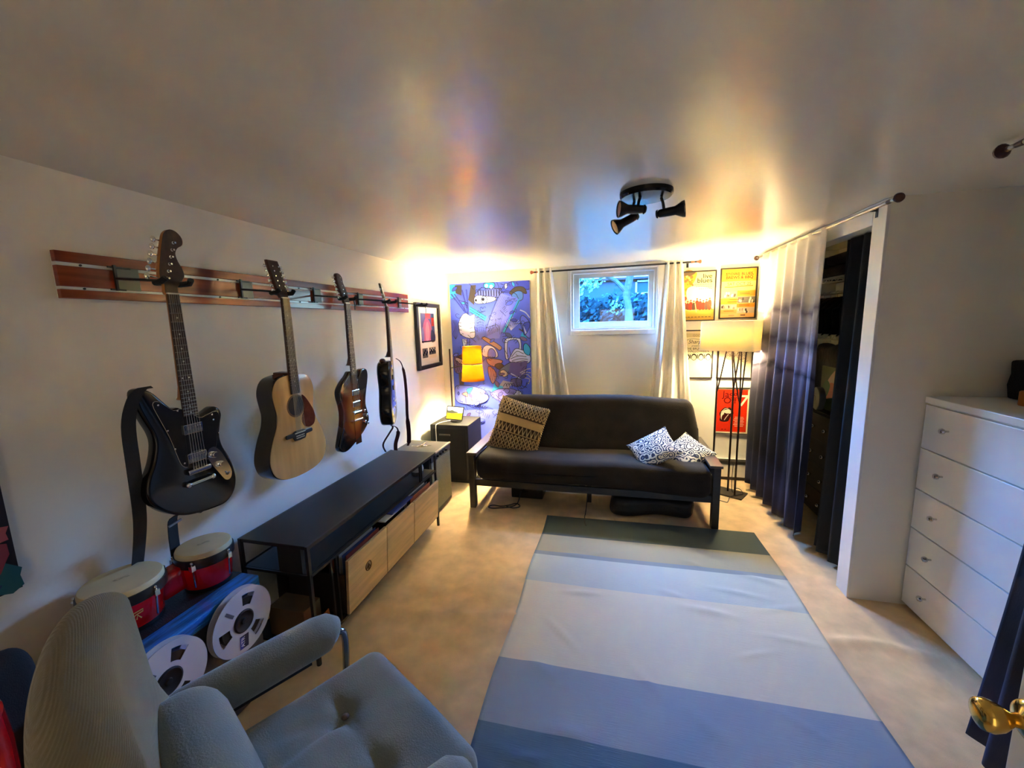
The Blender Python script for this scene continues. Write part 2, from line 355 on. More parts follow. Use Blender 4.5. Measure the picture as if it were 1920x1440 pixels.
for i, (y, xo, pw, lab) in enumerate(HG):
    z = 1.805
    t = thing('guitar_hanger', 'black metal '+lab, 'hanger', (XL+.033, y, z), 0, 'guitar hangers on the rail'); o_ = (XL+.033, y, z)
    b = MB(o_); b.bx(XL+.0325, XL+.037, y, y+pw, 1.79, 1.876); b.build('plate', M_plate, t, 0, bevel=.001)
    b = MB(o_); b.beam((XL+.043, y, 1.786), (XL+.043, y, 1.882), .008, .008, (1, 0, 0)); b.beam((XL+.040, y-.02, 1.874), (XL+.040, y+.055, 1.874), .006, .006); b.beam((XL+.040, y-.02, 1.79), (XL+.040, y+.03, 1.79), .006, .006)
    b.build('bracket', M_black_metal, t, 0)
    b = MB(o_); b.cyl((XL+.04, y, 1.832), (xo-.03, y, 1.812), .005, n=10); b.build('arm', M_black_metal, t)
    b = MB(o_); yk = [(xo-.03, y, 1.812)]
    b.tube([(xo+.045, y-.045, 1.815), (xo+.03, y-.05, 1.803), (xo-.01, y-.042, 1.80), (xo-.032, y-.018, 1.803), (xo-.036, y, 1.806), (xo-.032, y+.018, 1.803), (xo-.01, y+.042, 1.80), (xo+.03, y+.05, 1.803), (xo+.045, y+.045, 1.815)], .0105, 10)
    b.build('yoke', M_foam, t)
    if i in (2, 4):
        b = MB(o_); b.tube([(xo+.02, y+.05, 1.80), (xo+.025, y+.055, 1.77), (xo+.02, y+.06, 1.735)], .003, 6); b.build('strap_loop', M_black_metal, t)
# ------------------------------------------------------------------ guitars (local: x across, -y out of the wall, z up, origin at the nut)
gf = lambda u, v, w: (u, -w, v)     # w = outwards
M_gblack = mat('black_lacquer', (.004, .004, .0045), .14, spec=.45)
M_maple = mat('amber_maple', S(176, 112, 40), .3, var=.15, vscale=20, coat=.4)
M_rose = mat('rosewood', S(64, 42, 28), .45, var=.25, vscale=40, stretch=(4, 4, 1))
M_fret = mat('fret_wire', (.75, .73, .68), .25, 1); M_dot = mat('pearl_dot', S(225, 222, 210), .3)
M_string = mat('string_wire', (.6, .56, .48), .3, 1)
M_mahog = mat('brown_mahogany', S(78, 40, 24), .35, var=.2, vscale=25, coat=.3)
M_dark = mat('dark_wood_sides', S(40, 26, 20), .25, var=.25, vscale=30, coat=.5)
def neck_parts(root, L, w0, w1, tilt, scale_len, wood, board=M_rose, nfr=21, dots=True, nstr=6, zb=None, bw=0):
    # L = length of the fretboard below the nut; w0,w1 widths; board sits at y in [-.006,0]
    b = MB(); n = 10
    def ring(z, w, d):
        return [(w*math.cos(a), .0005+d*math.sin(a), z) for a in [PI*k/n for k in range(n+1)]]
    zs = [(0.0, w0/2, .017), (-L*.5, (w0+w1)/4, .019), (-L*.75, (w0+.5*(w1-w0)*1.5)/2, .021), (-L*.84, w1/2*.98, .035), (-L*.86, w1/2, .045)]
    rs = [ring(*q) for q in zs]; vs = [p for r in rs for p in r]; fs = []
    for i in range(len(rs)-1):
        for j in range(n): fs.append((i*(n+1)+j, i*(n+1)+j+1, (i+1)*(n+1)+j+1, (i+1)*(n+1)+j))
        fs.append((i*(n+1)+n, i*(n+1), (i+1)*(n+1), (i+1)*(n+1)+n))
    fs.append(tuple(range(n+1))); fs.append(tuple(range((len(rs)-1)*(n+1), len(rs)*(n+1))))
    b.add(vs, fs); b.build('neck', wood, root)
    b = MB(); b.add([(-w0/2, 0, 0), (w0/2, 0, 0), (w0/2, -.006, 0), (-w0/2, -.006, 0), (-w1/2, 0, -L), (w1/2, 0, -L), (w1/2, -.006, -L), (-w1/2, -.006, -L)], [(0, 1, 2, 3), (4, 5, 6, 7), (0, 1, 5, 4), (1, 2, 6, 5), (2, 3, 7, 6), (3, 0, 4, 7)])
    wid = lambda z: w0+(w1-w0)*(-z/L)
    b.mat = 1
    for k in range(1, nfr+1):
        z = -scale_len*(1-2**(-k/12)); w = wid(z)/2; b.tube([(-w, -.0062, z), (w, -.0062, z)], .0011, 6)
    b.mat = 2
    if dots:
        for k in (3, 5, 7, 9, 12, 15, 17, 19, 21):
            z = -scale_len*(1-2**(-(k-.5)/12))
            for x in ((-.012, .012) if k == 12 else (0,)): b.cyl((x, -.0055, z), (x, -.0066, z), .0032, n=10)
    b.build('fretboard', [board, M_fret, M_dot], root)
    b = MB(); b.bx(-w0/2, w0/2, -.0085, .001, -.001, .004); b.build('nut', M_dot, root, 0)
    if zb:
        for k in range(nstr):
            f = (k/(nstr-1)-.5); b = MB(); b.tube([(f*w0*.84, -.0088, .002), (f*bw, -.0145, zb)], .0007 if f < .1 else .0005, 5); b.build('string', M_string, root)
def tuner(parent, p, side=-1, post=None, s=1.0, tulip=True):
    b = MB(); x, y, z = p
    b.cyl((post[0], y, post[1]) if post else (x-side*.02*s, y, z-.002), (x, y, z), .0025*s, n=8); b.ball((x+side*.004*s, y, z), .009*s, (.8, .55, 1.0), 8)
    if post: b.cyl((post[0], y+.002, post[1]), (post[0], -.014, post[1]), .0035, n=10); b.lathe([(.005, 0), (.005, .002)], (post[0], -.001, post[1]), (0, -1, 0), 12)
    return b.build('tuning_machine', M_chrome, parent)
def disc_y(b, x, z, r, y0, y1, n=16): b.lathe([(r, 0), (r, (y0-y1)*.8), (r*.85, y0-y1)], (x, y0, z), (0, -1, 0), n)

# --- black offset electric guitar, nearest
g = thing('electric_guitar', 'black offset electric guitar with black strap, nearest guitar on the left wall', 'guitar', (-1.594, 1.187, 1.762), PI/2, 'guitars on the rail')
neck_parts(g, .462, .042, .056, 0, .648, M_maple, nfr=21, zb=-.675, bw=.052)
JB = [(-.035, -.425), (-.060, -.422), (-.09, -.385), (-.119, -.350), (-.150, -.332), (-.172, -.343), (-.172, -.39), (-.154, -.451), (-.137, -.50), (-.134, -.545), (-.150, -.605), (-.176, -.66), (-.185, -.71), (-.172, -.755), (-.135, -.80), (-.08, -.838), (-.03, -.855), (.04, -.866), (.10, -.865), (.142, -.83), (.158, -.772), (.145, -.69), (.118, -.625), (.110, -.575), (.120, -.525), (.130, -.485), (.120, -.458), (.098, -.448), (.065, -.462), (.032, -.468), (.0, -.45)]
b = MB(); b.prism(ccw(spline(JB, 4)), gf, -.044, .0005, .010); body = b.build('body', M_gblack, g, 50)
PG = [(-.025, -.432), (-.06, -.43), (-.105, -.388), (-.125, -.395), (-.110, -.45), (-.085, -.53), (-.066, -.62), (-.054, -.65), (-.035, -.655), (-.03, -.61), (.04, -.612), (.035, -.654), (.07, -.63), (.088, -.60), (.098, -.55), (.115, -.50), (.105, -.468), (.06, -.475), (.03, -.478)]
b = MB(); b.prism(ccw(spline(PG, 3)), gf, .0005, .0030); b.build('pickguard', mat('black_plastic', (.012, .012, .013), .18), g, 20)
b = MB(); b.tube([gf(u, v, .0018) for u, v in spline(PG, 3)], .0009, 5, True); b.build('pickguard_edge', M_dot, g)
for u, v in ((-.108, -.40), (-.045, -.434), (.085, -.478), (.104, -.56), (-.09, -.50), (-.074, -.575), (-.048, -.64), (.06, -.63), (.088, -.50)): b = MB(); b.ball(gf(u, v, .0032), .0035, (1, .5, 1), 6); b.build('screw', M_chrome, g)
for v in (-.513, -.628):
    b = MB(); b.bx(-.038, .034, -.010, -.002, v-.019, v+.019); pk = b.build('pickup', M_chrome, g, 0, bevel=.002)
    b = MB(); 
    for k in range(6): b.cyl((-.028+.0108*k, -.0101, v+.009), (-.028+.0108*k, -.011, v+.009), .0025, n=8)
    b.bx(-.036, .032, -.0102, -.0098, v-.014, v-.002); b.build('pole_pieces', mat('grey_metal', (.25, .25, .25), .3, 1), pk, 0)
b = MB(); b.bx(-.045, .04, -.016, -.004, -.690, -.672); b.cyl((-.047, -.01, -.681), (.042, -.01, -.681), .009, n=10); b.build('bridge', M_chrome, g, bevel=.001)
b = MB(); b.cyl((-.052, -.012, -.727), (.046, -.012, -.727), .0075, n=12); b.ball((-.052, -.012, -.727), .011, n=8); b.ball((.046, -.012, -.727), .011, n=8); b.build('tailpiece', M_chrome, g)
b = MB(); b.prism(ccw(spline([(.05, -.618), (.075, -.612), (.10, -.64), (.122, -.69), (.136, -.735), (.128, -.765), (.105, -.765), (.08, -.725), (.055, -.68), (.043, -.645)], 4)), gf, .0005, .0035); b.build('control_plate', M_chrome, g, 20)
for u, v in ((.066, -.642), (.090, -.690)):
    b = MB(); b.lathe([(.013, 0), (.0125, .012), (.010, .016)], gf(u, v, .003), (0, -1, 0), 18); b.build('control_knob', M_chrome, g)
b = MB(); b.cyl(gf(.115, -.74, .003), gf(.117, -.735, .016), .003, n=8); b.lathe([(.006, 0), (.006, .003)], gf(.115, -.742, .003), (0, -1, 0), 10); b.build('toggle_switch', M_black_metal, g)
HS = [(-.021, -.002), (-.023, .033), (-.034, .055), (-.034, .078), (-.023, .134), (-.007, .195), (.004, .222), (.025, .236), (.050, .231), (.067, .211), (.065, .187), (.045, .172), (.034, .15), (.040, .122), (.054, .095), (.056, .07), (.040, .045), (.024, .025), (.021, -.002)]
b = MB(); b.prism(ccw(spline(HS, 3)), lambda u, v, w: (u, -w, v), -.016, -.001, .002); hs = b.build('headstock', [M_maple], g, 40)
b = MB(); b.prism(ccw([(p[0]*.95, p[1]) for p in spline(HS, 3)]), lambda u, v, w: (u, -w, v), -.001, .0006); b.build('headstock_face', M_rose, g, 20)
for k in range(6): tuner(hs, (-.064+.0075*k, .010, .060+.0265*k), -1, (-.012+.0080*k, .056+.0265*k), 1.25)
# strap: hangs from the upper horn, down behind the lower bout
def strap(name, root, pts, wid, wdir, M, thick=.003, part=True):
    b = MB(); vs = []; fs = []; P = [Vector(p) for p in pts]; n = len(P)
    W_ = wid if isinstance(wid, (list, tuple)) else [wid]*n
    D = wdir if isinstance(wdir[0], (list, tuple)) else [wdir]*n
    for i in range(n):
        d = Vector(D[i]).normalized(); tt = (P[min(n-1, i+1)]-P[max(0, i-1)]).normalized(); q = d.cross(tt).normalized()*thick/2
        for sx, sy in ((-1, -1), (1, -1), (1, 1), (-1, 1)): vs.append(tuple(P[i]+d*W_[i]/2*sx+q*sy))
    for i in range(n-1):
        for j in range(4): fs.append((4*i+j, 4*i+(j+1) % 4, 4*i+4+(j+1) % 4, 4*i+4+j))
    fs += [(0, 1, 2, 3), tuple(4*(n-1)+k for k in range(4))]
    b.add(vs, fs); return b.build(name, M, root, 60)
pts = spline([(-.143, -.012, -.334), (-.158, -.020, -.328), (-.185, -.012, -.36), (-.200, .010, -.45), (-.200, .02, -.60), (-.192, .04, -.75), (-.176, .08, -.85), (-.14, .17, -.98), (-.11, .25, -1.09)], 5, False)
strap('strap', g, pts, .05, (1, .2, 0), M_blackcloth)
pts = spline([(.02, .02, -.862), (.01, .09, -.868), (0, .165, -.895), (0, .185, -.96), (0, .19, -1.09)], 4, False); strap('strap', g, pts, .048, (1, .25, .1), M_blackcloth)
b = MB(); b.beam((-.026, .166, -.93), (.026, .166, -.922), .006, .008); b.build('strap_buckle', mat('grey_plastic', (.2, .2, .22), .3), g, 0)

# --- twelve string acoustic guitar
g = thing('acoustic_guitar', 'natural spruce twelve string acoustic guitar with dark sides', 'guitar', (-1.605, 1.738, 1.777), PI/2, 'guitars on the rail')
M_spruce = mat('natural_spruce', S(206, 158, 92), .25, var=.10, vscale=5, stretch=(6, 1, .6), coat=.5)
AF = [(0, -.385), (.05, -.388), (.098, -.40), (.128, -.432), (.140, -.48), (.132, -.54), (.126, -.585), (.138, -.64), (.168, -.70), (.192, -.765), (.197, -.82), (.175, -.878), (.125, -.912), (.06, -.925), (0, -.928)]
AF = AF+[(-u, v) for u, v in AF[-2:0:-1]]
AFs = ccw(spline(AF, 4)); sh = -.002
b = MB(); b.prism(AFs, gf, -.105, -.006, .006); b.build('body', M_dark, g, 50)
b = MB(); b.prism([(u*.995, -.6565+(v+.6565)*.995) for u, v in AFs], gf, -.0068, -.0035, .0015, 2); b.build('soundboard', M_spruce, g, 30)
b = MB(); b.lathe([(.060, 0), (.060, .0012)], gf(0, -.553, -.0036), (0, -1, 0), 40); b.build('rosette', mat('dark_rosette', S(120, 84, 44), .3), g)
b = MB(); b.lathe([(.051, 0), (.051, .0014)], gf(0, -.553, -.0034), (0, -1, 0), 40); b.build('soundhole', mat('soundhole_dark', (.02, .012, .008), .8), g)
PGA = [(.048, -.503), (.072, -.52), (.10, -.56), (.122, -.60), (.130, -.635), (.118, -.672), (.085, -.685), (.05, -.675), (.032, -.645), (.038, -.615), (.052, -.59), (.057, -.555)]
b = MB(); b.prism(ccw(spline(PGA, 4)), gf, -.0035, -.0018); b.build('pickguard', mat('tortoise_pickguard', S(92, 44, 32), .15, var=.2, vscale=30), g, 20)
b = MB(); b.prism(ccw(spline([(-.088, -.712), (-.088, -.692), (-.045, -.692), (-.03, -.684), (.03, -.684), (.045, -.692), (.088, -.692), (.088, -.712), (.045, -.714), (.035, -.734), (-.035, -.734), (-.045, -.714)], 2)), gf, -.0035, .006, .002); br = b.build('bridge', mat('ebony', (.02, .016, .014), .35), g, 30)
b = MB()
for r_ in range(2):
    for k in range(6): b.ball(gf(-.025+.010*k, -.711-.011*r_, .006), .0032, n=6)
b.bx(-.036, .036, -.0085, -.005, -.697, -.693); b.build('bridge_pin', M_dot, br)
neck_parts(g, .488, .047, .058, 0, .645, M_mahog, nfr=20, dots=True, nstr=12, zb=-.695, bw=.062)
b = MB(); b.prism(ccw([(-.028, -.375), (.028, -.375), (.024, -.40), (-.024, -.40)]), gf, -.10, -.006); b.build('heel', M_mahog, g, 0, bevel=.004)
b = MB(); b.bx(-.095, -.03, .028, .040, -.405, -.375); b.build('strap_button', mat('brown_leather', S(88, 46, 34), .6), g, 0, bevel=.006)
hf = lambda u, v, w: (u, -w+math.sin(.27)*v, v*math.cos(.27))
b = MB(); b.prism(ccw([(-.024, .0), (.024, .0), (.030, .03), (.036, .17), (.033, .195), (-.033, .195), (-.036, .17), (-.030, .03)]), hf, -.016, .001, .002, 2); hs = b.build('headstock', M_mahog, g, 30)
b = MB(); b.prism(ccw([(-.022, .006), (.022, .006), (.028, .03), (.034, .168), (.032, .192), (-.032, .192), (-.034, .168), (-.028, .03)]), hf, .001, .0018); b.build('headstock_face', M_rose, hs, 0)
for k in range(6):
    for sx in (-1, 1):
        p = hf(sx*.052, .038+.025*k, -.008); q = hf(sx*.018, .038+.025*k, 0)
        b = MB(); b.cyl(hf(sx*.03, .038+.025*k, -.008), p, .003, n=8); b.ball(p, .0085, (.8, .7, 1), 8); b.cyl(q, hf(sx*.018, .038+.025*k, .010), .003, n=8); b.build('tuning_machine', M_chrome, hs)

# --- sunburst reverse body electric
g = thing('electric_guitar', 'sunburst reverse body electric guitar hanging right of the acoustic', 'guitar', (-1.612, 2.243, 1.773), PI/2, 'guitars on the rail')
MS = mat('sunburst_lacquer', (1, 1, 1), .14, coat=1); N = MS.node_tree.nodes; L = MS.node_tree.links
tcn = N.new('ShaderNodeTexCoord'); mp = N.new('ShaderNodeMapping'); mp.inputs['Location'].default_value = (.02/.155, 0, .69/.26); mp.inputs['Scale'].default_value = (1/.155, 0, 1/.26)
ln = N.new('ShaderNodeVectorMath'); ln.operation = 'LENGTH'; rr = N.new('ShaderNodeValToRGB')
L.new(tcn.outputs['Object'], mp.inputs[0]); L.new(mp.outputs[0], ln.inputs[0]); L.new(ln.outputs['Value'], rr.inputs[0]); L.new(rr.outputs[0], N['Principled BSDF'].inputs['Base Color'])
rr.color_ramp.elements[0].position = .15; rr.color_ramp.elements[0].color = (*S(190, 116, 34), 1); rr.color_ramp.elements[1].position = .98; rr.color_ramp.elements[1].color = (.012, .008, .006, 1)
e = rr.color_ramp.elements.new(.55); e.color = (*S(122, 48, 18), 1)
FB = [(-.02, -.425), (-.054, -.452), (-.105, -.487), (-.143, -.530), (-.146, -.575), (-.132, -.63), (-.128, -.69), (-.140, -.755), (-.172, -.835), (-.186, -.880), (-.165, -.912), (-.115, -.920), (-.04, -.895), (.06, -.845), (.120, -.800), (.136, -.765), (.126, -.715), (.112, -.66), (.122, -.60), (.145, -.53), (.160, -.47), (.150, -.432), (.118, -.422), (.085, -.432), (.06, -.47), (.035, -.485), (.01, -.455)]
b = MB(); b.prism(ccw(spline(FB, 4)), gf, -.040, .0005, .007); b.build('body', MS, g, 50)
b = MB(); b.bx(-.03, .03, -.0035, .0, -.905, -.43); b.build('raised_centre', MS, g, 0, bevel=.003)
neck_parts(g, .452, .042, .055, 0, .628, M_mahog, nfr=22, zb=-.695, bw=.05)
b = MB(); b.prism(ccw(spline([(.045, -.50), (.095, -.44), (.135, -.436), (.148, -.47), (.125, -.545), (.06, -.56), (.035, -.54)], 4)), gf, .0005, .003); b.build('pickguard', mat('black_plastic'), g, 20)
for v in (-.565, -.640):
    b = MB(); b.bx(-.037, .037, -.011, -.003, v-.017, v+.017); b.build('pickup', M_chrome, g, 0, bevel=.002)
b = MB(); b.bx(-.04, .04, -.017, -.004, -.705, -.688); b.build('bridge', M_chrome, g, 0, bevel=.003)
b = MB(); b.cyl((-.044, -.011, -.745), (.044, -.011, -.745), .007, n=10); b.build('tailpiece', M_chrome, g)
for u, v in ((.075, -.70), (.095, -.735), (.075, -.775), (.10, -.79)):
    b = MB(); b.lathe([(.011, 0), (.010, .014), (.007, .016)], gf(u, v, .001), (0, -1, 0), 14); b.build('control_knob', M_chrome, g)
FH = [(-.022, 0), (-.024, .03), (-.036, .06), (-.045, .12), (-.042, .165), (-.025, .182), (.0, .178), (.015, .155), (.012, .125), (.026, .08), (.030, .03), (.022, 0)]
hf2 = lambda u, v, w: (u, -w+.2*v, v)
b = MB(); b.prism(ccw(spline(FH, 3)), hf2, -.016, .001, .002, 2); hs = b.build('headstock', M_mahog, g, 30)
b = MB(); b.prism(ccw([(u*.9, .004+v*.97) for u, v in spline(FH, 3)]), hf2, .001, .0018); b.build('headstock_face', M_rose, hs, 20)
for k in range(6):
    z = .035+.024*k; p = hf2(-.058-.003*k*.5, z, -.006); b = MB(); b.cyl(hf2(-.03, z, -.006), p, .003, n=8); b.ball(p, .009, (.8, .7, 1), 8); b.cyl(hf2(-.018, z, 0), hf2(-.018, z, .012), .003, n=8); b.build('tuning_machine', M_chrome, hs)

# --- black single cut guitar with blue painted top, turned away
g = thing('electric_guitar', 'black guitar with blue painted top and brown strap, farthest on the rail', 'guitar', (-1.612, 2.711, 1.768), PI/2+math.radians(24), 'guitars on the rail')
neck_parts(g, .43, .043, .056, 0, .628, M_mahog, board=mat('pale_fretboard', S(150, 138, 124), .4, var=.3, vscale=60), nfr=22, zb=-.70, bw=.05)
LP = [(0, -.40), (-.05, -.398), (-.10, -.405), (-.136, -.43), (-.150, -.475), (-.142, -.53), (-.128, -.575), (-.132, -.625), (-.158, -.68), (-.178, -.745), (-.170, -.81), (-.130, -.855), (-.06, -.878), (.0, -.882), (.06, -.878), (.13, -.855), (.170, -.81), (.178, -.745), (.158, -.68), (.134, -.625), (.130, -.58), (.142, -.54), (.15, -.50), (.135, -.475), (.11, -.485), (.085, -.515), (.05, -.51), (.03, -.45)]
b = MB(); b.prism(ccw(spline(LP, 4)), gf, -.088, .0005, .014); b.build('body', M_gblack, g, 50)
a = Art(gf, .0008); a.shape([(.03, -.46), (.02, -.42), (-.03, -.43), (-.07, -.47), (-.08, -.53), (-.075, -.60), (-.10, -.67), (-.11, -.74), (-.06, -.80), (.02, -.80), (.08, -.77), (.11, -.71), (.10, -.65), (.08, -.58), (.085, -.53), (.05, -.52)], S(70, 84, 190))
a.shape([(-.03, -.44), (-.065, -.48), (-.06, -.54), (.0, -.53), (.06, -.53), (.04, -.47)], S(226, 160, 76)); a.shape([(-.06, -.55), (-.05, -.64), (0, -.66), (.04, -.6), (.03, -.555)], S(96, 120, 214)); a.shape([(-.03, -.69), (-.04, -.73), (0, -.765), (.045, -.745), (.05, -.70), (.01, -.68)], S(196, 204, 226)); a.shape([(-.02, -.70), (-.025, -.73), (0, -.75), (.03, -.735), (.035, -.705), (.01, -.695)], S(74, 90, 200))
for k in range(5): a.stroke(spline([(-.06+.03*k, -.56), (-.05+.03*k, -.62), (-.07+.035*k, -.68)], 4, False), .004, S(36, 46, 130))
a.build('painted_top', M_paintgloss, g, 0)
for v in (-.52, -.60):
    b = MB(); b.bx(-.036, .036, -.010, -.001, v-.017, v+.017); b.build('pickup', mat('black_plastic'), g, 0, bevel=.002)
b = MB(); b.bx(-.04, .04, -.016, -.001, -.705, -.69); b.build('bridge', M_chrome, g, 0)
b = MB(); b.cyl((-.045, -.01, -.745), (.045, -.01, -.745), .006, n=10); b.build('tailpiece', M_chrome, g)
b = MB(); b.prism(ccw(spline([(-.022, 0), (-.030, .05), (-.040, .14), (-.030, .165), (0, .158), (.030, .165), (.040, .14), (.030, .05), (.022, 0)], 3)), hf2, -.014, .001, .002, 2); hs = b.build('headstock', mat('dark_green_grey_wood', S(96, 92, 78), .3), g, 30)
for k in range(3):
    for sx in (-1, 1):
        p = hf2(sx*.052, .05+.036*k, -.006); b = MB(); b.cyl(hf2(sx*.03, .05+.036*k, -.006), p, .003, n=8); b.ball(p, .008, n=8); b.build('tuning_machine', M_chrome, hs)
b = MB(); b.ball((-.055, .055, -.392), .022, (1.3, 1, .7), 10); b.build('strap_lock', mat('brown_leather'), g)
M_strap = mat('brown_red_strap', S(74, 34, 26), .7)
ca, sa = math.cos(g.rotation_euler.z), math.sin(g.rotation_euler.z)
def wl(x, y, z): dx, dy = x+1.612, y-2.711; return (dx*ca+dy*sa, -dx*sa+dy*ca, z-1.768)
sp_ = [wl(*p) for p in ((-1.575, 2.72, 1.385), (-1.55, 2.745, 1.35), (-1.53, 2.75, 1.25), (-1.52, 2.74, 1.08), (-1.53, 2.75, .95), (-1.57, 2.83, .78), (-1.615, 2.90, .68), (-1.63, 2.905, .648))]
strap('strap', g, spline(sp_, 5, False), [.008]*8+[.022]*14+[.034]*9+[.018]*5, (.3, 1, .15), M_strap)
sp_ = [wl(*p) for p in ((-1.63, 2.63, .905), (-1.62, 2.66, .885), (-1.62, 2.68, .86), (-1.64, 2.66, .82), (-1.70, 2.66, .73), (-1.74, 2.75, .640))]; strap('strap', g, spline(sp_, 5, False), .014, (.3, 1, .1), M_strap)
sp_ = [wl(*p) for p in ((-1.62, 2.66, .885), (-1.61, 2.72, .85), (-1.63, 2.77, .79), (-1.67, 2.79, .70), (-1.68, 2.80, .640))]; strap('strap', g, spline(sp_, 5, False), [.012]*9+[.03]*12, (.3, 1, .1), M_strap)

# ------------------------------------------------------------------ framed photograph and painting on the left wall
t = thing('framed_photo', 'black framed matted concert photo on the left wall by the corner', 'picture', (XL, 3.955, 1.51)); o_ = (XL, 3.955, 1.51)
FY0, FY1, FZ0, FZ1 = 3.672, 4.236, 1.176, 1.852
def frame_boxes(b, horiz, a0, a1, z0, z1, w, d0, d1):
    f = (lambda A0, A1, Z0, Z1: b.bx(d0, d1, A0, A1, Z0, Z1)) if horiz == 'y' else (lambda A0, A1, Z0, Z1: b.bx(A0, A1, d0, d1, Z0, Z1))
    f(a0, a0+w, z0, z1); f(a1-w, a1, z0, z1); f(a0+w, a1-w, z0, z0+w); f(a0+w, a1-w, z1-w, z1)
b = MB(o_); frame_boxes(b, 'y', FY0, FY1, FZ0, FZ1, .042, XL+.002, XL+.035); b.build('frame', mat('black_picture_frame', (.02, .016, .022), .3), t, 0, bevel=.003)
b = MB(o_); b.bx(XL+.002, XL+.012, FY0+.02, FY1-.02, FZ0+.02, FZ1-.02); b.build('mat_board', mat('mat_board_paper', S(226, 218, 214), .7), t, 0)
a = Art(leftf(XL+.0122, FY0, FZ0), 0, off=o_)
a.rect(.12, .275, .44, .575, S(84, 76, 130)); a.rect(.23, .52, .35, .575, S(214, 52, 62)); a.rect(.37, .44, .43, .535, S(226, 66, 52)); a.rect(.37, .53, .43, .57, S(52, 62, 98))
a.shape([(.17, .29), (.16, .42), (.21, .51), (.28, .52), (.35, .46), (.37, .38), (.33, .29)], S(176, 92, 134)); a.shape([(.22, .30), (.22, .42), (.27, .49), (.31, .42), (.30, .31)], S(222, 132, 160)); a.shape([(.34, .28), (.36, .40), (.44, .36), (.44, .28)], S(54, 52, 84)); a.shape([(.13, .28), (.13, .40), (.16, .43), (.18, .36), (.17, .28)], S(116, 110, 176))
a.rect(.12, .275, .44, .29, S(70, 34, 52))
a.rect(.12, .115, .245, .215, S(108, 104, 110)); a.rect(.27, .10, .46, .225, S(238, 222, 206)); a.rect(.275, .14, .44, .215, S(96, 92, 96))
for k in range(5): a.disc(.14+.022*k, .15+.02*(k % 3), .014, S(44, 40, 46)); a.disc(.30+.03*k, .165+.018*(k % 2), .016, S(40, 36, 40)); a.disc(.30+.03*k, .185+.018*(k % 2), .008, S(200, 190, 184))
a.build('photograph', M_paintgloss, t, 0)
# abstract canvas at the left edge
t = thing('canvas_painting', 'dark abstract canvas with pink and teal patches at the left edge', 'painting', (XL, .45, 1.2)); o_ = (XL, .45, 1.2)
b = MB(o_); b.bx(XL+.002, XL+.03, .02, .785, .808, 1.55); b.build('canvas', mat('black_canvas', S(34, 28, 42), .6), t, 0)
a = Art(leftf(XL+.0302, .02, .808), 0, off=o_); random.seed(3)
cols = [S(40, 34, 52), S(150, 62, 84), S(180, 90, 108), S(22, 96, 116), S(30, 60, 110), S(80, 40, 88), S(28, 26, 36)]
for k in range(150):
    u, v = random.uniform(.04, .72), random.uniform(.04, .70); r = random.uniform(.015, .04)
    P = [(min(.765, max(0, u+r*random.uniform(.5, 1.3)*math.cos(q*PI/4))), min(.742, max(0, v+r*random.uniform(.5, 1.3)*math.sin(q*PI/4)))) for q in range(8)]
    a.poly(P, random.choice(cols))
for u, v, r, c in ((.72, .05, .05, 3), (.66, .04, .045, 4), (.70, .13, .05, 1), (.72, .20, .035, 2), (.66, .24, .04, 0), (.70, .30, .04, 6), (.64, .16, .03, 5)):
    a.poly([(min(.765, u+r*(1+.25*math.sin(3*q+u*50))*math.cos(q*PI/5)), max(0, v+r*(1+.25*math.cos(2*q+v*30))*math.sin(q*PI/5))) for q in range(10)], cols[c])
a.build('painted_patches', M_paint, t, 0)
# ------------------------------------------------------------------ media console
M_top = mat('black_laminate', (.026, .023, .020), .5, spec=.4); M_oak = mat('pale_oak', S(214, 182, 134), .45, var=.16, vscale=5, stretch=(1, .5, 7))
M_frame = mat('dark_bronze_metal', (.05, .042, .036), .38, .6)
CX0, CX1, CY0, CY1, CZ = -1.765, -1.363, 1.447, 2.862, .62
t = thing('media_console', 'long black topped console on metal legs with pale wood drawer fronts', 'console', (-1.564, 2.15, 0)); o_ = (-1.564, 2.15, 0)
b = MB(o_); b.bx(CX0, CX1-.004, CY0+.004, CY1-.004, CZ-.018, CZ); b.build('tabletop', M_top, t, 0, bevel=.002)
b = MB(o_); b.bx(CX0, CX1-.02, CY0+.012, CY1-.012, .462, .474); b.build('shelf', M_top, t, 0)
b = MB(o_); b.bx(CX0, CX1-.02, CY0+.012, CY1-.012, .085, .097); b.build('bottom_shelf', M_top, t, 0)
for x in (CX0+.01, CX1-.008):
    for y in (CY0+.008, CY1-.008):
        b = MB(o_); b.beam((x, y, 0), (x, y, CZ-.018), .016, .016, (1, 0, 0)); b.lathe([(.011, 0), (.011, .006)], (x, y, 0), n=12); b.build('leg', M_frame, t, 0)
b = MB(o_)
for x in (CX0+.01, CX1-.008):
    for z in (.09, .467, CZ-.009): b.beam((x, CY0, z), (x, CY1, z), .014, .014 if z < .6 else .019)
for y in (CY0+.008, CY1-.008):
    for z in (.09, .467): b.beam((CX0, y, z), (CX1, y, z), .012, .012)
for y in (1.60, 1.64): b.beam((CX1-.012, y, .09), (CX1-.012, y, .467), .012, .012, (1, 0, 0))
for y in (2.60, 2.625): b.beam((CX1-.012, y, .467), (CX1-.012, y, .602), .012, .012, (1, 0, 0))
b.build('metal_frame', M_frame, t, 0)
b = MB(o_); b.bx(CX0+.22, CX1-.05, CY0+.012, CY0+.03, .474, .602); b.build('end_panel', M_top, t, 0)
b = MB(o_); b.bx(CX0+.002, CX0+.008, 1.64, CY1-.02, .10, .46); b.build('back_panel', mat('dark_brown_board', S(60, 38, 28), .6), t, 0)
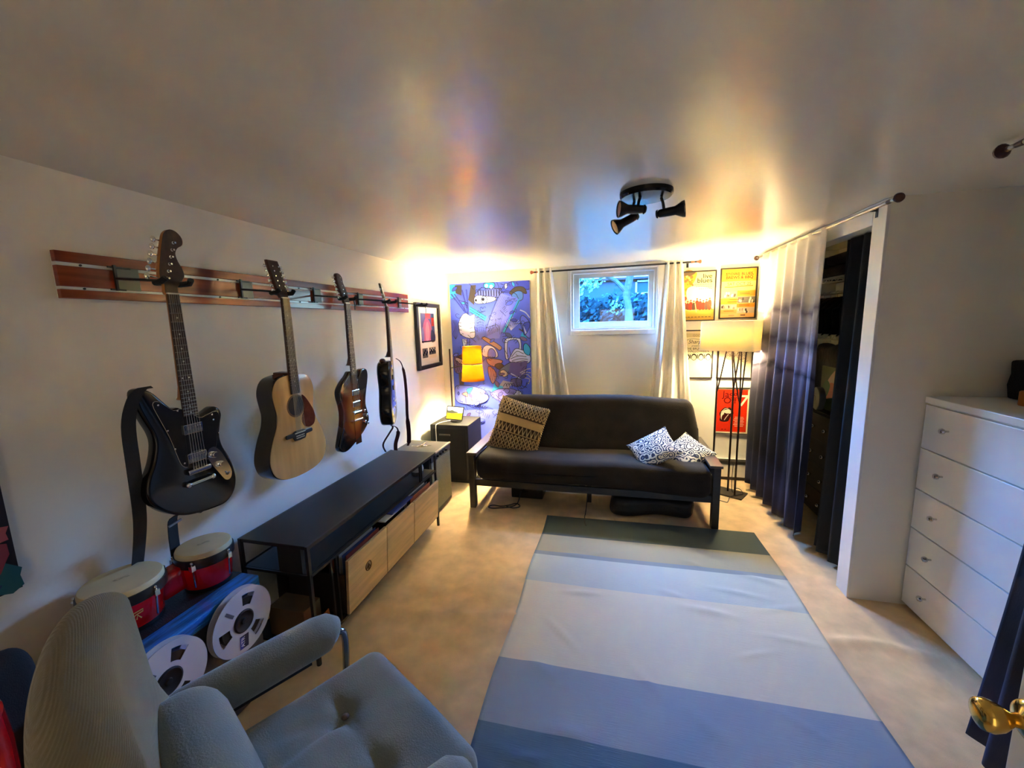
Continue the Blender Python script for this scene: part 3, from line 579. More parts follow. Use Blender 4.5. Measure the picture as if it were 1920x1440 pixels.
# three bin drawers with oak fronts leaning out a little
for k, (y0, y1, zt) in enumerate(((1.668, 2.042, .418), (2.048, 2.395, .412), (2.400, 2.80, .412))):
    b = MB(o_); b.add([(CX1+.004, y0, .108), (CX1+.004, y1, .108), (CX1+.020, y1, .108), (CX1+.020, y0, .108), (CX1+.022, y0, zt), (CX1+.022, y1, zt), (CX1+.040, y1, zt), (CX1+.040, y0, zt)], [(0, 1, 2, 3), (4, 5, 6, 7), (0, 1, 5, 4), (1, 2, 6, 5), (2, 3, 7, 6), (3, 0, 4, 7)])
    d = b.build('drawer_front', M_oak, t, 0, bevel=.002)
    b = MB(o_); b.bx(CX0+.05, CX1+.003, y0+.004, y0+.012, .108, .33); b.bx(CX0+.05, CX1+.003, y1-.012, y1-.004, .108, .33); b.bx(CX0+.05, CX1+.003, y0+.012, y1-.012, .10, .108); b.build('drawer_box', mat('dark_bin', S(58, 40, 30), .6), d, 0)
    if k == 0:
        yc, zc = 1.845, .285; fx = CX1+.033
        b = MB(o_); b.tube([(fx-.001, yc+.026*math.cos(q*PI/12), zc+.026*math.sin(q*PI/12)) for q in range(24)], .0035, 6, True)
        b.tube([(fx, yc, zc-.024), (fx, yc, zc+.012)], .003, 6); b.tube([(fx, yc-.016, zc-.012), (fx, yc, zc+.014), (fx, yc+.016, zc-.012)], .003, 6); b.build('round_emblem', mat('bronze_emblem', S(120, 84, 40), .35, .7), d)
# records in the bins
random.seed(11); rec = [S(70, 110, 84), S(140, 60, 54), S(60, 60, 70), S(158, 150, 140), S(48, 70, 120), S(176, 92, 60), S(90, 84, 96), S(196, 188, 176)]
names = ['green', 'dull red', 'charcoal', 'pale grey', 'blue', 'orange', 'mauve grey', 'white']
for k in range(10):
    y0 = 1.70 if k < 5 else 2.42; x = CX1-.010-.022*(k % 5) if k < 5 else CX1-.016-.024*(k-5); c = (k*3+1) % 8 if k < 5 else (k*5+4) % 8
    where = 'nearest drawer' if k < 5 else 'farthest drawer'
    b = MB((x, y0, .11)); b.add([(x, y0, .112), (x+.004, y0, .112), (x+.004, y0+.31, .112), (x, y0+.31, .112), (x+.012, y0, .425), (x+.016, y0, .425), (x+.016, y0+.31, .425), (x+.012, y0+.31, .425)], [(0, 1, 2, 3), (4, 5, 6, 7), (0, 1, 5, 4), (1, 2, 6, 5), (2, 3, 7, 6), (3, 0, 4, 7)])
    o = b.build('record_sleeve', mat('sleeve_%d' % c, rec[c], .5), None, 0); o.location = (x, y0, .11)
    tag(o, '%s record sleeve, %s behind the front of the %s' % (names[c], ['first', 'second', 'third', 'fourth', 'fifth'][k % 5], where), 'record', 'record sleeves in the console drawers')
for k, (y, cn, c) in enumerate(((2.10, 'white', S(190, 190, 200)), (2.19, 'blue', S(62, 82, 160)))):
    b = MB(); b.bx(CX1-.16, CX1+.012, y-.03, y+.24, .425+.007*k, .432+.007*k); o = b.build('magazine', mat('magazine_'+cn, c, .4), None, 0); tag(o, '%s magazine lying across the middle drawer of the console' % cn, 'magazine', 'magazines on the middle drawer')
# router bowl, boxes, orange folder
t = thing('router', 'small round white and grey device on the console shelf', 'router', (-1.47, 2.74, .474)); b = MB((0, 0, 0)); b.lathe([(.045, .03), (.05, .045), (.046, .07), (.03, .078)], n=24); b.build('shell', mat('white_plastic', S(214, 210, 200), .35), t); b = MB(); b.lathe([(.038, 0), (.046, .004), (.045, .03)], n=24); b.build('grey_base', mat('grey_fabric_base', S(74, 70, 66), .8), t)
b = MB(); b.bx(-1.66, -1.45, 1.475, 1.59, .098, .25); o = b.build('cardboard_box', mat('brown_cardboard', S(120, 92, 58), .8), None, 0, bevel=.002); tag(o, 'brown cardboard box on the bottom shelf at the near end of the console', 'box')
b = MB(); b.add([(-1.40, 1.50, .098), (-1.385, 1.58, .098), (-1.395, 1.58, .205), (-1.41, 1.50, .18)], [(0, 1, 2, 3)]); o = b.build('folder', mat('orange_card', S(206, 112, 34), .5), None, 0, solid=.006); tag(o, 'orange card folder standing on the bottom shelf inside the console', 'folder')
t = thing('key_bunch', 'small bunch of keys lying on the grey amplifier top', 'keys', (-1.65, 3.18, .553)); b = MB()
b.tube([(.02*math.cos(q*PI/8), .02*math.sin(q*PI/8), .004) for q in range(16)], .0025, 6, True); b.build('ring', M_brass, t)
for q in (.4, 1.6, 3.9): b = MB(); b.beam((.02*math.cos(q), .02*math.sin(q), .006), (.085*math.cos(q), .085*math.sin(q), .006+.004*q), .014, .003); b.ball((.03*math.cos(q), .03*math.sin(q), .008), .016, (1, 1, .35), 8); b.build('key', mat('key_metal', (.7, .62, .45), .25, 1), t)
# ------------------------------------------------------------------ small amplifier and black cabinet in the corner
M_tolex = mat('black_tolex', (.014, .014, .013), .55, bump=.3, bscale=500)
AX0, AX1, AY0, AY1, AZ = -1.84, -1.445, 2.93, 3.36, .553
t = thing('guitar_amplifier', 'small guitar amplifier with silver grille cloth at the far end of the console', 'amplifier', (-1.64, 3.15, 0)); o_ = (-1.64, 3.15, 0)
b = MB(o_); b.bx(AX0, AX1-.012, AY0, AY1, .012, AZ-.002); b.build('cabinet', M_tolex, t, 0, bevel=.008)
b = MB(o_); b.bx(AX0+.004, AX1-.016, AY0+.004, AY1-.004, AZ-.002, AZ+.001); b.build('top_cover', mat('grey_green_vinyl', S(104, 102, 84), .5), t, 0)
b = MB(o_); b.bx(AX1-.014, AX1-.004, AY0+.02, AY1-.02, .05, .485); b.build('grille_cloth', mat('silver_grille', S(112, 112, 92), .6, var=.2, vscale=160, bump=.2, bscale=300), t, 0)
b = MB(o_); b.bx(AX1-.014, AX1-.002, AY0+.015, AY1-.015, .492, .545); b.build('control_panel', mat('dark_panel', (.03, .028, .025), .35), t, 0)
for y in (3.0, 3.06, 3.12, 3.18, 3.24): b = MB(o_); b.lathe([(.011, 0), (.009, .014)], (AX1-.002, y, .518), (1, 0, 0), 12); b.build('knob', mat('black_plastic'), t)
b = MB(o_); b.bx(AX1-.016, AX1+.0, AY0, AY1, AZ-.008, AZ+.003); b.build('trim_edge', mat('pale_piping', S(190, 176, 140), .4), t, 0)
b = MB(o_)
for x in (AX0+.05, AX1-.06):
    for y in (AY0+.05, AY1-.05): b.lathe([(.018, 0), (.015, .014)], (x, y, 0), n=12)
b.build('foot', M_black_metal, t)
BX0, BX1, BY0, BY1, BZ = -1.825, -1.412, 3.735, 4.155, .612
t = thing('speaker_cabinet', 'black cube cabinet in the corner below the orange lamp', 'cabinet', (-1.62, 3.95, 0)); o_ = (-1.62, 3.95, 0)
b = MB(o_); b.bx(BX0, BX1, BY0, BY1, 0, BZ); b.build('cabinet', M_tolex, t, 0, bevel=.006)
b = MB(o_); b.bx(BX0+.03, BX1-.03, BY0-.004, BY0+.004, .03, BZ-.04); b.build('front_panel', mat('black_grille', (.008, .008, .008), .8, bump=.3, bscale=600), t, 0)
b = MB(o_); b.bx(BX0+.1, BX0+.22, BY0-.010, BY0-.004, .50, .515); b.build('name_bar', mat('dark_chrome', (.1, .1, .1), .3, 1), t, 0)
# smart display
t = thing('smart_display', 'small tablet display showing a yellow field on the black corner cabinet', 'display', (-1.60, 3.86, BZ), math.radians(-12))
b = MB(); b.lathe([(.058, 0), (.062, .006), (.058, .022), (.03, .028)], (0, .03, 0), n=28); b.build('base', mat('charcoal_fabric', (.04, .038, .036), .9), t)
tl = math.radians(20); df = lambda u, v, w: (u, -w*math.cos(tl)+v*math.sin(tl)-.02, .028+v*math.cos(tl)+w*math.sin(tl))
b = MB(); b.prism([(-.105, 0), (.105, 0), (.105, .145), (-.105, .145)], df, -.008, 0, .003, 2); b.build('bezel', mat('dark_bezel', (.03, .028, .026), .3), t, 0)
MSC = bpy.data.materials.new('lit_screen'); MSC.use_nodes = True; N = MSC.node_tree.nodes; bb = N['Principled BSDF']; vc = N.new('ShaderNodeVertexColor'); vc.layer_name = 'paint'; MSC.node_tree.links.new(vc.outputs[0], bb.inputs['Emission Color']); bb.inputs['Emission Strength'].default_value = .75; bb.inputs['Base Color'].default_value = (.01, .01, .01, 1); bb.inputs['Roughness'].default_value = .2
a = Art(df, .0004); a.rect(-.096, .010, .096, .136, S(250, 240, 225)); a.poly([(-.096, .010), (.096, .010), (.096, .080), (.035, .075), (-.035, .068), (-.096, .073)], S(232, 190, 30)); a.poly([(-.096, .070), (-.035, .068), (.035, .075), (.046, .085), (0, .092), (-.035, .104), (-.07, .094), (-.096, .099)], S(96, 92, 60)); a.build('screen', MSC, t, 0)
b = MB(); pts = spline([(-1.64, 3.90, BZ+.012), (-1.72, 3.82, BZ+.008), (-1.75, 3.745, BZ+.004), (-1.755, 3.722, BZ-.02), (-1.755, 3.72, BZ-.15), (-1.75, 3.70, .3), (-1.75, 3.6, .06)], 6, False); b.tube(pts, .0045, 8); tag(b.build('white_cable', mat('white_plastic')), 'white power cable falling over the front of the black corner cabinet', 'cable')
# ------------------------------------------------------------------ orange double shade lamp
MO = bpy.data.materials.new('orange_shade'); MO.use_nodes = True; N = MO.node_tree.nodes; N.clear(); oo = N.new('ShaderNodeOutputMaterial'); mx = N.new('ShaderNodeMixShader'); d1 = N.new('ShaderNodeBsdfDiffuse'); d2 = N.new('ShaderNodeBsdfTranslucent')
d1.inputs[0].default_value = (.85, .45, .05, 1); d2.inputs[0].default_value = (.26, .115, .004, 1); mx.inputs[0].default_value = .6
MO.node_tree.links.new(d1.outputs[0], mx.inputs[1]); MO.node_tree.links.new(d2.outputs[0], mx.inputs[2]); MO.node_tree.links.new(mx.outputs[0], oo.inputs[0])
lx, ly = -1.428, 4.0
t = thing('orange_lamp', 'slim floor lamp with two stacked glowing orange shades in the corner', 'lamp', (-1.762, 4.20, 0)); o_ = (-1.762, 4.20, 0)
b = MB(o_); b.lathe([(.075, 0), (.072, .008), (.012, .014)], (-1.762, 4.20, 0), n=24); b.build('base', M_black_metal, t)
b = MB(o_); b.cyl((-1.762, 4.20, .01), (-1.762, 4.20, 1.36), .009, n=10); b.build('pole', mat('dark_brown_wood', S(58, 32, 22), .45), t)
b = MB(o_); b.cyl((-1.762, 4.20, 1.145), (lx, ly, 1.214), .0045, n=8); b.build('arm', M_black_metal, t)
b = MB(o_); b.lathe([(.103, 1.222), (.098, 1.400)], (lx, ly, 0), n=36, caps=False); b.build('upper_shade', MO, t, solid=.002)
b = MB(o_); b.lathe([(.120, 1.036), (.103, 1.206)], (lx, ly, 0), n=36, caps=False); b.build('lower_shade', MO, t, solid=.002)
b = MB(o_); b.lathe([(.104, 0), (.1055, .005), (.104, .012)], (lx, ly, 1.209), n=36, caps=False); b.beam((lx-.104, ly, 1.215), (lx+.104, ly, 1.215), .012, .008); b.cyl((lx, ly, 1.16), (lx, ly, 1.27), .017, n=14); b.build('shade_ring', M_black_metal, t)
MBULB = mat('lit_bulb', (1, 1, 1), .4, emit=(1, .62, .28), estr=25)
for z in (1.30, 1.13): b = MB(o_); b.ball((lx, ly, z), .022, n=10); b.build('bulb', MBULB, t).visible_shadow = True
for nm, z in (('upper_bulb_light', 1.30), ('lower_bulb_light', 1.13)): point(nm, (lx, ly, z), ORANGE_W, WARM, .024)
# ------------------------------------------------------------------ mural canvas
PX0, PX1, PZ0, PZ1 = -1.765, -.857, .10, 2.07
t = thing('mural_canvas', 'tall blue cartoon doodle canvas in the far left corner behind the lamp', 'painting', (-1.31, YB, 1.08)); o_ = (-1.31, YB, 1.08)
b = MB(o_); b.bx(PX0, PX1, YB-.045, YB-.004, PZ0, PZ1); b.build('canvas', mat('canvas_edge', S(200, 196, 205), .6), t, 0)
a = Art(backf(PX0, YB-.0453, PZ0), 0, .00006, off=o_)
# drawing coordinates taken on a 136 x 200 sheet (top strip), x right, y down
PWd, PHt = PX1-PX0, PZ1-PZ0
q = lambda x, y: ((x-5.5)/121*PWd, PHt-((y if y < 118 else 118+(y-118)*.54)-7)/168*1.20)
Q = lambda *P: [q(*p) for p in P]
INK = S(18, 14, 46); B1 = S(70, 92, 238); B2 = S(98, 112, 248); B3 = S(54, 70, 205); CY = S(30, 150, 235); LI = S(190, 198, 250); BR = S(66, 58, 62); PU = S(104, 84, 150); W_ = .0058
a.rect(0, 0, PWd, PHt, B1)
sh_ = lambda P, c, l=INK, w=W_: a.shape(Q(*P), c, l, w)
st = lambda P, w=W_, c=INK: a.stroke(spline(Q(*P), 4, False), w, c)
a.poly(Q((5.5, 8), (16, 8), (16, 26), (5.5, 30)), CY); a.poly(Q((14, 9), (25, 9), (24, 25), (15, 21)), BR); a.poly(Q((39, 10), (47, 10), (43, 40), (34, 32)), BR)
sh_([(46, 22), (60, 16), (85, 18), (84, 30), (60, 27), (46, 28)], B2)
for k in range(10): st([(46+4*k, 26+.3*k), (46.5+4*k, 18), (49+4*k, 18), (49.5+4*k, 26+.3*k)])
sh_([(43, 32), (48, 26), (60, 27), (76, 30), (74, 35), (60, 38), (47, 38)], LI); sh_([(54, 32), (58, 27), (63, 30), (62, 37), (57, 38)], S(150, 170, 225)); a.disc(*q(46, 33), .014, INK); a.disc(*q(57, 32), .017, INK)
for k in range(3): st([(64, 31+2*k), (70, 30.5+2.2*k), (75, 31+1.4*k)], .003)
sh_([(60, 8), (74, 8), (74, 15), (60, 15)], CY); a.disc(*q(63, 12), .02, S(150, 220, 240)); a.disc(*q(70, 13.5), .02, S(150, 220, 240))
sh_([(84, 20), (100, 8), (126, 8), (126, 20), (112, 18), (98, 24)], B3); sh_([(97, 24), (106, 16), (118, 17), (122, 26), (114, 24), (108, 22), (102, 27)], BR); sh_([(100, 28), (108, 22), (116, 24), (116, 34), (108, 36)], S(70, 120, 220))
st([(84, 10), (90, 13), (92, 18)]); sh_([(90, 12), (93, 10), (94, 15), (91, 18)], LI)
# long wooden plank across
a.poly(Q((60, 78), (84, 24), (110, 33), (84, 78), (80, 92), (62, 92)), B2)
for k in range(9): st([(62+2.2*k, 88-1*k), (66+2.6*k, 70-2*k), (76+2.6*k, 46-1.2*k), (84+2.8*k, 28+.6*k)], .0028)
st([(60, 78), (84, 24), (110, 33), (86, 80)]); st([(70, 78), (73, 74), (77, 76), (78, 82)], .003); st([(68, 80), (73, 70), (80, 74), (81, 86)], .003)
a.poly(Q((110, 33), (112, 38), (88, 84), (85, 82)), CY); st([(111, 36), (88, 84)])
# brush and hand
for k, (x0, x1) in enumerate(((8, 31), (13, 33), (25, 34), (32, 34))): a.stroke(Q((x0, 22+(-6 if k > 1 else 0)), (x1, 54)), .014, B3); a.stroke(Q((x0-.6, 22+(-6 if k > 1 else 0)), (x1-.7, 54)), .0035, INK); a.stroke(Q((x0+.9, 22+(-6 if k > 1 else 0)), (x1+.7, 54)), .0035, INK)
a.poly(Q((36, 41), (62, 58), (59, 65), (36, 50)), CY); st([(36, 42), (61, 58)]); st([(36, 46), (60, 62)]); st([(36, 50), (59, 65)])
sh_([(18, 66), (24, 55), (30, 52), (36, 56), (43, 54), (43, 60), (43, 67), (42, 75), (43, 82), (41, 90), (30, 90), (20, 84), (18, 76)], LI)
for y in (60, 67, 74, 81): st([(43, y), (38, y+.5), (35, y+1.6)])
for y in (66, 71, 77): st([(18, y), (22, y+1)])
for k in range(5): st([(46, 60+4*k), (52, 58+4*k), (57, 60+4*k)], .003)
for k in range(4): st([(47+3*k, 58), (46.5+3*k, 68), (47+3*k, 80)], .003)
for k in range(5): st([(8+1.8*k, 62), (12+1.5*k, 72), (8+2*k, 84), (12, 92)], .003)
a.poly(Q((22, 92), (29, 92), (28, 118), (25, 118)), S(150, 170, 235)); st([(22, 92), (25, 118)]); st([(30, 92), (28, 118)]); st([(34, 92), (33, 118)])
# radiating brush strokes, bottle and cup
for k in range(9): st([(98, 80), (90+2.8*k, 60+1.6*abs(k-4))], .0035, LI)
sh_([(54, 92), (60, 90), (82, 104), (80, 110), (74, 106)], S(150, 116, 120)); sh_([(53, 116), (55, 106), (62, 102), (72, 106), (77, 116), (74, 124), (58, 122)], LI); sh_([(62, 122), (63, 110), (68, 107), (73, 112), (73, 122)], B2)
sh_([(90, 130), (88, 100), (92, 92), (108, 92), (112, 96), (112, 116), (104, 112)], LI); sh_([(93, 128), (92, 100), (96, 95), (107, 95), (109, 108)], B2)
sh_([(97, 118), (104, 108), (114, 110), (122, 114), (126, 124), (124, 138), (114, 144), (102, 140), (94, 134)], LI)
for P in ([(98, 122), (106, 112), (116, 116)], [(96, 128), (108, 120), (120, 122)], [(98, 134), (110, 128), (122, 130)], [(104, 138), (114, 134), (122, 136)]): st(P, .006)
a.disc(*q(117, 88), .034, CY); st([(110, 78), (116, 82), (124, 88), (128, 92)], .012, BR); sh_([(116, 104), (120, 100), (126, 108), (124, 118), (117, 114)], CY)
sh_([(112, 66), (116, 58), (126, 70), (126, 92), (117, 84)], B2); sh_([(116, 72), (124, 68), (126, 74), (120, 86), (117, 86)], B3); a.poly(Q((116, 72), (119, 86), (121, 84)), LI); st([(112, 50), (120, 54), (126, 62)], .012, LI)
# lower half
sh_([(8, 124), (14, 122), (24, 140), (26, 156), (14, 170), (8, 160)], PU); sh_([(10, 128), (14, 124), (28, 138), (26, 146), (16, 140)], S(176, 164, 196)); sh_([(14, 120), (24, 116), (34, 120), (30, 128), (18, 126)], BR)
for k in range(4): st([(10+3*k, 132), (14+3*k, 148), (11+3*k, 166)])
a.poly(Q((14, 168), (24, 166), (22, 204), (15, 204)), BR)
sh_([(60, 128), (72, 128), (84, 134), (78, 146), (70, 150), (62, 142)], S(150, 120, 150)); sh_([(72, 146), (80, 140), (86, 150), (78, 158)], BR); sh_([(62, 150), (70, 158), (74, 176), (68, 200), (62, 176)], S(146, 108, 132))
for k in range(4): st([(62+3*k, 146), (66+3*k, 166), (64+3.4*k, 190)], .003)
sh_([(80, 158), (96, 138), (104, 142), (88, 172), (78, 176)], S(92, 104, 160)); sh_([(80, 164), (86, 160), (92, 172), (86, 180), (82, 174)], S(196, 176, 178)); a.poly(Q((96, 140), (122, 134), (118, 170), (108, 184), (92, 172)), S(88, 82, 170))
st([(96, 170), (104, 178), (112, 188)], .011, LI); sh_([(96, 188), (104, 184), (112, 188), (110, 206), (98, 204)], S(78, 74, 150))
for P in ([(112, 172), (118, 166), (126, 168)], [(114, 184), (120, 172), (126, 182)], [(116, 182), (124, 186), (122, 200)], [(110, 168), (120, 158), (126, 156)]): st(P, .010, S(170, 172, 214))
st([(108, 176), (104, 194), (110, 214), (118, 206), (120, 194)]); st([(112, 190), (112, 204), (120, 210)]); st([(104, 210), (108, 202), (112, 214)]); sh_([(100, 222), (108, 220), (112, 230), (102, 232)], LI)
a.poly(Q((84, 190), (100, 196), (92, 214), (76, 210)), S(120, 124, 170)); a.poly(Q((70, 200), (84, 208), (80, 226), (66, 224)), CY)
for k in range(4): st([(84+4*k, 208-2*k), (88+4*k, 198), (90+4*k, 210)])
sh_([(8, 212), (20, 206), (40, 210), (56, 222), (60, 246), (44, 262), (20, 262), (8, 250)], B2); sh_([(26, 218), (36, 212), (30, 232)], CY); sh_([(18, 232), (26, 226), (27, 240)], S(150, 104, 110))
a.disc(*q(49, 232), .043, LI, .055); a.disc(*q(49, 232), .016, S(96, 96, 130), .03, rot=.5); a.disc(*q(34, 250), .045, LI, .052); a.disc(*q(34, 250), .014, S(90, 90, 128), .028, rot=.6)
for k in range(7): st([(52+1.5*k, 222+3*k), (60+1.2*k, 220+2.5*k), (64+k, 224+3*k)], .0035)
for k in range(6): st([(34+4*k, 262+k), (36+4*k, 272), (40+4*k, 262+k)], .005)
st([(24, 262), (40, 276), (60, 272), (72, 280)], .006)
sh_([(64, 232), (76, 216), (96, 214), (104, 222), (92, 240), (80, 252)], S(112, 108, 214)); st([(84, 220), (88, 214), (94, 218), (90, 228), (86, 222)]); st([(72, 232), (80, 246), (90, 240)])
a.poly(Q((80, 250), (100, 240), (104, 262), (84, 276)), CY)
for k in range(4): st([(84+4*k, 256), (86+4*k, 248), (88+4*k, 258)], .006, LI)
a.poly(Q((6, 282), (126, 270), (126, 440), (6, 440)), B2)
for k in range(6): st([(70+3.5*k, 296-2*k), (72+3.5*k, 288-2*k), (74+3.5*k, 298-2*k)], .006)
for k in range(5): st([(70+4*k, 324-2*k), (72+4*k, 308-2*k), (73+4*k, 326-2*k)], .008)
st([(100, 262), (98, 284), (104, 300)], .006)
# dense ink doodling over the whole sheet
random.seed(33)
for k in range(150):
    x, y = random.uniform(10, 122), random.uniform(10, 232); kind = k % 5; s_ = random.uniform(2.5, 6); r_ = random.uniform(0, PI)
    R_ = lambda dx, dy: (x+dx*math.cos(r_)-dy*math.sin(r_), (y if y < 118 else 118+(y-118)/.54)+(dx*math.sin(r_)+dy*math.cos(r_))*(1 if y < 118 else 1.85))
    if kind == 0: st([R_(-s_, 0), R_(-s_*.3, s_*.5), R_(s_*.4, -s_*.4), R_(s_, .2)], .0042)
    elif kind == 1:
        for j in range(4): st([R_(-s_+j*s_*.6, -s_*.6), R_(-s_+j*s_*.6+.6, s_*.6)], .0036)
    elif kind == 2: sh_([R_(-s_, 0), R_(0, -s_*.5), R_(s_, 0), R_(0, s_*.5)], random.choice([B2, B3, CY, B1, PU, S(60, 70, 150)]), INK, .004)
    elif kind == 3: st([R_(s_*.8*math.cos(j*.7), s_*.8*math.sin(j*.7)*(1-.08*j)) for j in range(8)], .0042)
    else: st([R_(-s_*1.5, 0), R_(s_*1.5, .6)], .0048)
# keep the drawing inside the sheet
ox, oy, oz = o_
a.v = [(max(PX0-ox, min(PX1-ox, x)), y, max(PZ0-oz, min(PZ1-oz, z))) for x, y, z in a.v]
a.build('drawing', M_paint, t, 0)
# ------------------------------------------------------------------ window curtains, rod
def curtain_panel(name, path_top, path_bot, z1, z0, M, nfold, amp_t, amp_b, label, cat, group=None, n=160, mid=None, ztop_fn=None, bow=.0):
    # path(t)->(x,y); folds run across the path
    b = MB()
    def fn(u, v):
        tz = v; s_ = tz**1.3
        xt, yt = path_top(u); xb, yb = path_bot(u)
        x = xt+(xb-xt)*s_; y = yt+(yb-yt)*s_
        e = .01; x2 = path_top(min(1, u+e)); x1 = path_top(max(0, u-e)); tx_, ty_ = x2[0]-x1[0], x2[1]-x1[1]; L_ = math.hypot(tx_, ty_) or 1
        a = amp_t+(amp_b-amp_t)*min(1, tz*1.6)
        w = a*(math.sin(2*PI*nfold*u+.8*math.sin(5*u)+.35*math.sin(3*tz+9*u))+.28*math.sin(4*PI*nfold*u+2*tz+1.3))
        return (x-ty_/L_*w, y+tx_/L_*w, z1+(z0-z1)*tz+(.004*math.cos(2*PI*nfold*u) if tz < .02 else 0))
    b.grid(fn, n, 36); o = b.build(name, M, None, 180, solid=.0025); tag(o, label, cat, group); return o
lerp = lambda a, c: (lambda u: (a[0]+(c[0]-a[0])*u, a[1]+(c[1]-a[1])*u))
yc_ = 4.215
curtain_panel('window_curtain', lerp((-.775, yc_), (-.60, yc_)), lerp((-.80, yc_), (-.40, yc_+.0)), 2.172, .62, M_cream, 3.2, .024, .034, 'cream curtain gathered at the left end of the window rod', 'curtain', 'cream window curtains')
curtain_panel('window_curtain', lerp((.475, yc_), (.645, yc_)), lerp((.35, yc_), (.78, yc_)), 2.172, .62, M_cream, 3.2, .024, .034, 'cream curtain gathered at the right end of the window rod', 'curtain', 'cream window curtains')
M_copper = mat('copper_wood', S(150, 82, 58), .4)
def rod(name, p0, p1, r, M, label, finM, bl=None, fr=.018):
    t = thing(name, label, 'curtain rod', p0); o_ = p0; p0, p1 = Vector(p0), Vector(p1); d = (p1-p0).normalized()
    b = MB(o_); b.cyl(tuple(p0), tuple(p1), r, n=12); b.build('rod', M, t)
    for p, s_ in ((p0, -1), (p1, 1)):
        b = MB(o_); ax = tuple(d*s_); b.lathe([(r*1.2, -.06), (r*1.2, -.05), (r*.9, -.02), (r*1.1, 0), (fr*.6, .004), (fr, .018), (fr*.9, .028), (fr*.4, .034)], tuple(p), ax, 14); b.build('finial', finM, t)
    for p in bl or ():
        b = MB(o_); p = Vector(p[0]), Vector(p[1]); b.cyl(tuple(p[0]), tuple(p[1]), .005, n=8); b.beam(tuple(p[1]+Vector((0, 0, -.035))), tuple(p[1]+Vector((0, 0, .02))), .02, .005, tuple((p[1]-p[0]).normalized())); b.build('bracket', M_black_metal, t)
    return t
rod('window_rod', (-.80, yc_, 2.138), (.77, yc_, 2.150), .0085, M_black_metal, 'dark curtain rod with copper coloured ends above the window', M_copper, [((-.72, yc_, 2.139), (-.72, YB, 2.139)), ((.70, yc_, 2.149), (.70, YB, 2.149))])
# ------------------------------------------------------------------ posters on the back wall right of the window
M_bframe = mat('dark_poster_frame', (.035, .022, .016), .35)
def poster(x0, x1, z0, z1, label, fw=.012, deep=.02, pw=None):
    o_ = ((x0+x1)/2, YB, (z0+z1)/2); t = thing('framed_poster', label, 'poster', o_, 0, 'framed posters right of the window')
    b = MB(o_); frame_boxes(b, 'x', x0, x1, z0, z1, fw, YB-deep, YB-.001); b.build('frame', M_bframe, t, 0, bevel=.001)
    b = MB(o_); b.bx(x0+fw*.5, x1-fw*.5, YB-.010, YB-.002, z0+fw*.5, z1-fw*.5); b.build('backing', mat('poster_paper', S(236, 228, 205), .5), t, 0)
    return t, Art(backf(x0+fw, YB-.0101, z0+fw), 0, .00006, off=o_), x1-x0-2*fw, z1-z0-2*fw
t, a, w, h = poster(.655, .962, 1.598, 2.078, 'cream and gold festival poster headed live blues, top left of the poster group')
random.seed(5)
a.rect(0, 0, w, h, S(246, 228, 150)); a.rect(0, 0, w, h*.22, S(222, 180, 74)); a.rect(0, 0, w, h*.06, S(196, 158, 70))
a.shape([(0, h), (w*.40, h), (w*.38, h*.86), (w*.30, h*.75), (w*.22, h*.62), (w*.12, h*.5), (0, h*.4)], S(204, 152, 56)); a.shape([(0, h), (w*.38, h), (w*.2, h*.92), (0, h*.93)], S(122, 98, 70))
for k in range(30): a.disc(random.uniform(.01, w*.32), random.uniform(h*.5, h*.93), random.uniform(.006, .016), random.choice([S(180, 128, 44), S(226, 186, 92), S(150, 110, 60), S(236, 206, 120)]))
a.shape([(w*.16, h*.68), (w*.5, h*.7), (w*.9, h*.62), (w*.8, h*.4), (w*.3, h*.38), (w*.12, h*.5)], S(254, 244, 196))
for k in range(9):
    u = w*(.06+.1*k); c = [S(196, 60, 40), S(120, 60, 48), S(226, 58, 40), S(90, 64, 52)][k % 4]; hh = h*random.uniform(.10, .16)
    a.shape([(u-.014, h*.22), (u-.016, h*.22+hh), (u, h*.26+hh), (u+.016, h*.22+hh), (u+.014, h*.22)], c); a.disc(u, h*.285+hh, .009, S(150, 92, 60))
a.shape([(w*.05, h*.42), (w*.03, h*.47), (w*.08, h*.50), (w*.13, h*.47), (w*.11, h*.42)], S(206, 92, 48))
a.stroke([(w*.02, h*.24), (w*.2, h*.2), (w*.5, h*.21)], .006, S(246, 226, 140)); a.stroke([(w*.4, h*.35), (w*.45, h*.16)], .007, S(250, 230, 150)); a.stroke([(w*.85, h*.32), (w*.95, h*.2)], .006, S(120, 80, 40))
a.text('live', w*.76, h*.865, .062, S(52, 46, 30), .008); a.text('blues', w*.68, h*.775, .066, S(52, 46, 30), .008)
for k, (x0, x1) in enumerate(((.36, .93), (.40, .93), (.5, .93))): 
    for j in range(7): uu = x0+(x1-x0)*j/7; a.rect(w*uu, h*(.735-.045*k), w*(uu+(x1-x0)/7*.75), h*(.746-.045*k), S(150, 138, 96))
for j in range(8): a.rect(w*(.06+.11*j), h*.05, w*(.14+.11*j), h*.07, S(130, 110, 60))
a.build('print', M_paintgloss, t, 0)
t, a, w, h = poster(.996, 1.316, 1.612, 2.088, 'orange event poster headed STOWE BLUES, BREWS & BBQ, top right of the poster group')
a.rect(0, 0, w, h, S(250, 188, 112)); a.rect(0, h*.75, w, h, S(248, 156, 44))
a.text('STOWE BLUES,', w*.52, h*.872, .036, S(96, 40, 10), .022, sx=1.0); a.text('BREWS & BBQ', w*.52, h*.80, .037, S(96, 40, 10), .022, sx=1.0); a.text('SAT OCT 25', w*.52, h*.665, .040, S(112, 82, 40), .010, sx=.95)
a.stroke([(w*.1, h*.635), (w*.3, h*.63), (w*.6, h*.645), (w*.92, h*.648)], .009, S(236, 112, 36)); a.stroke([(w*.2, h*.595), (w*.85, h*.605)], .004, S(214, 160, 100))
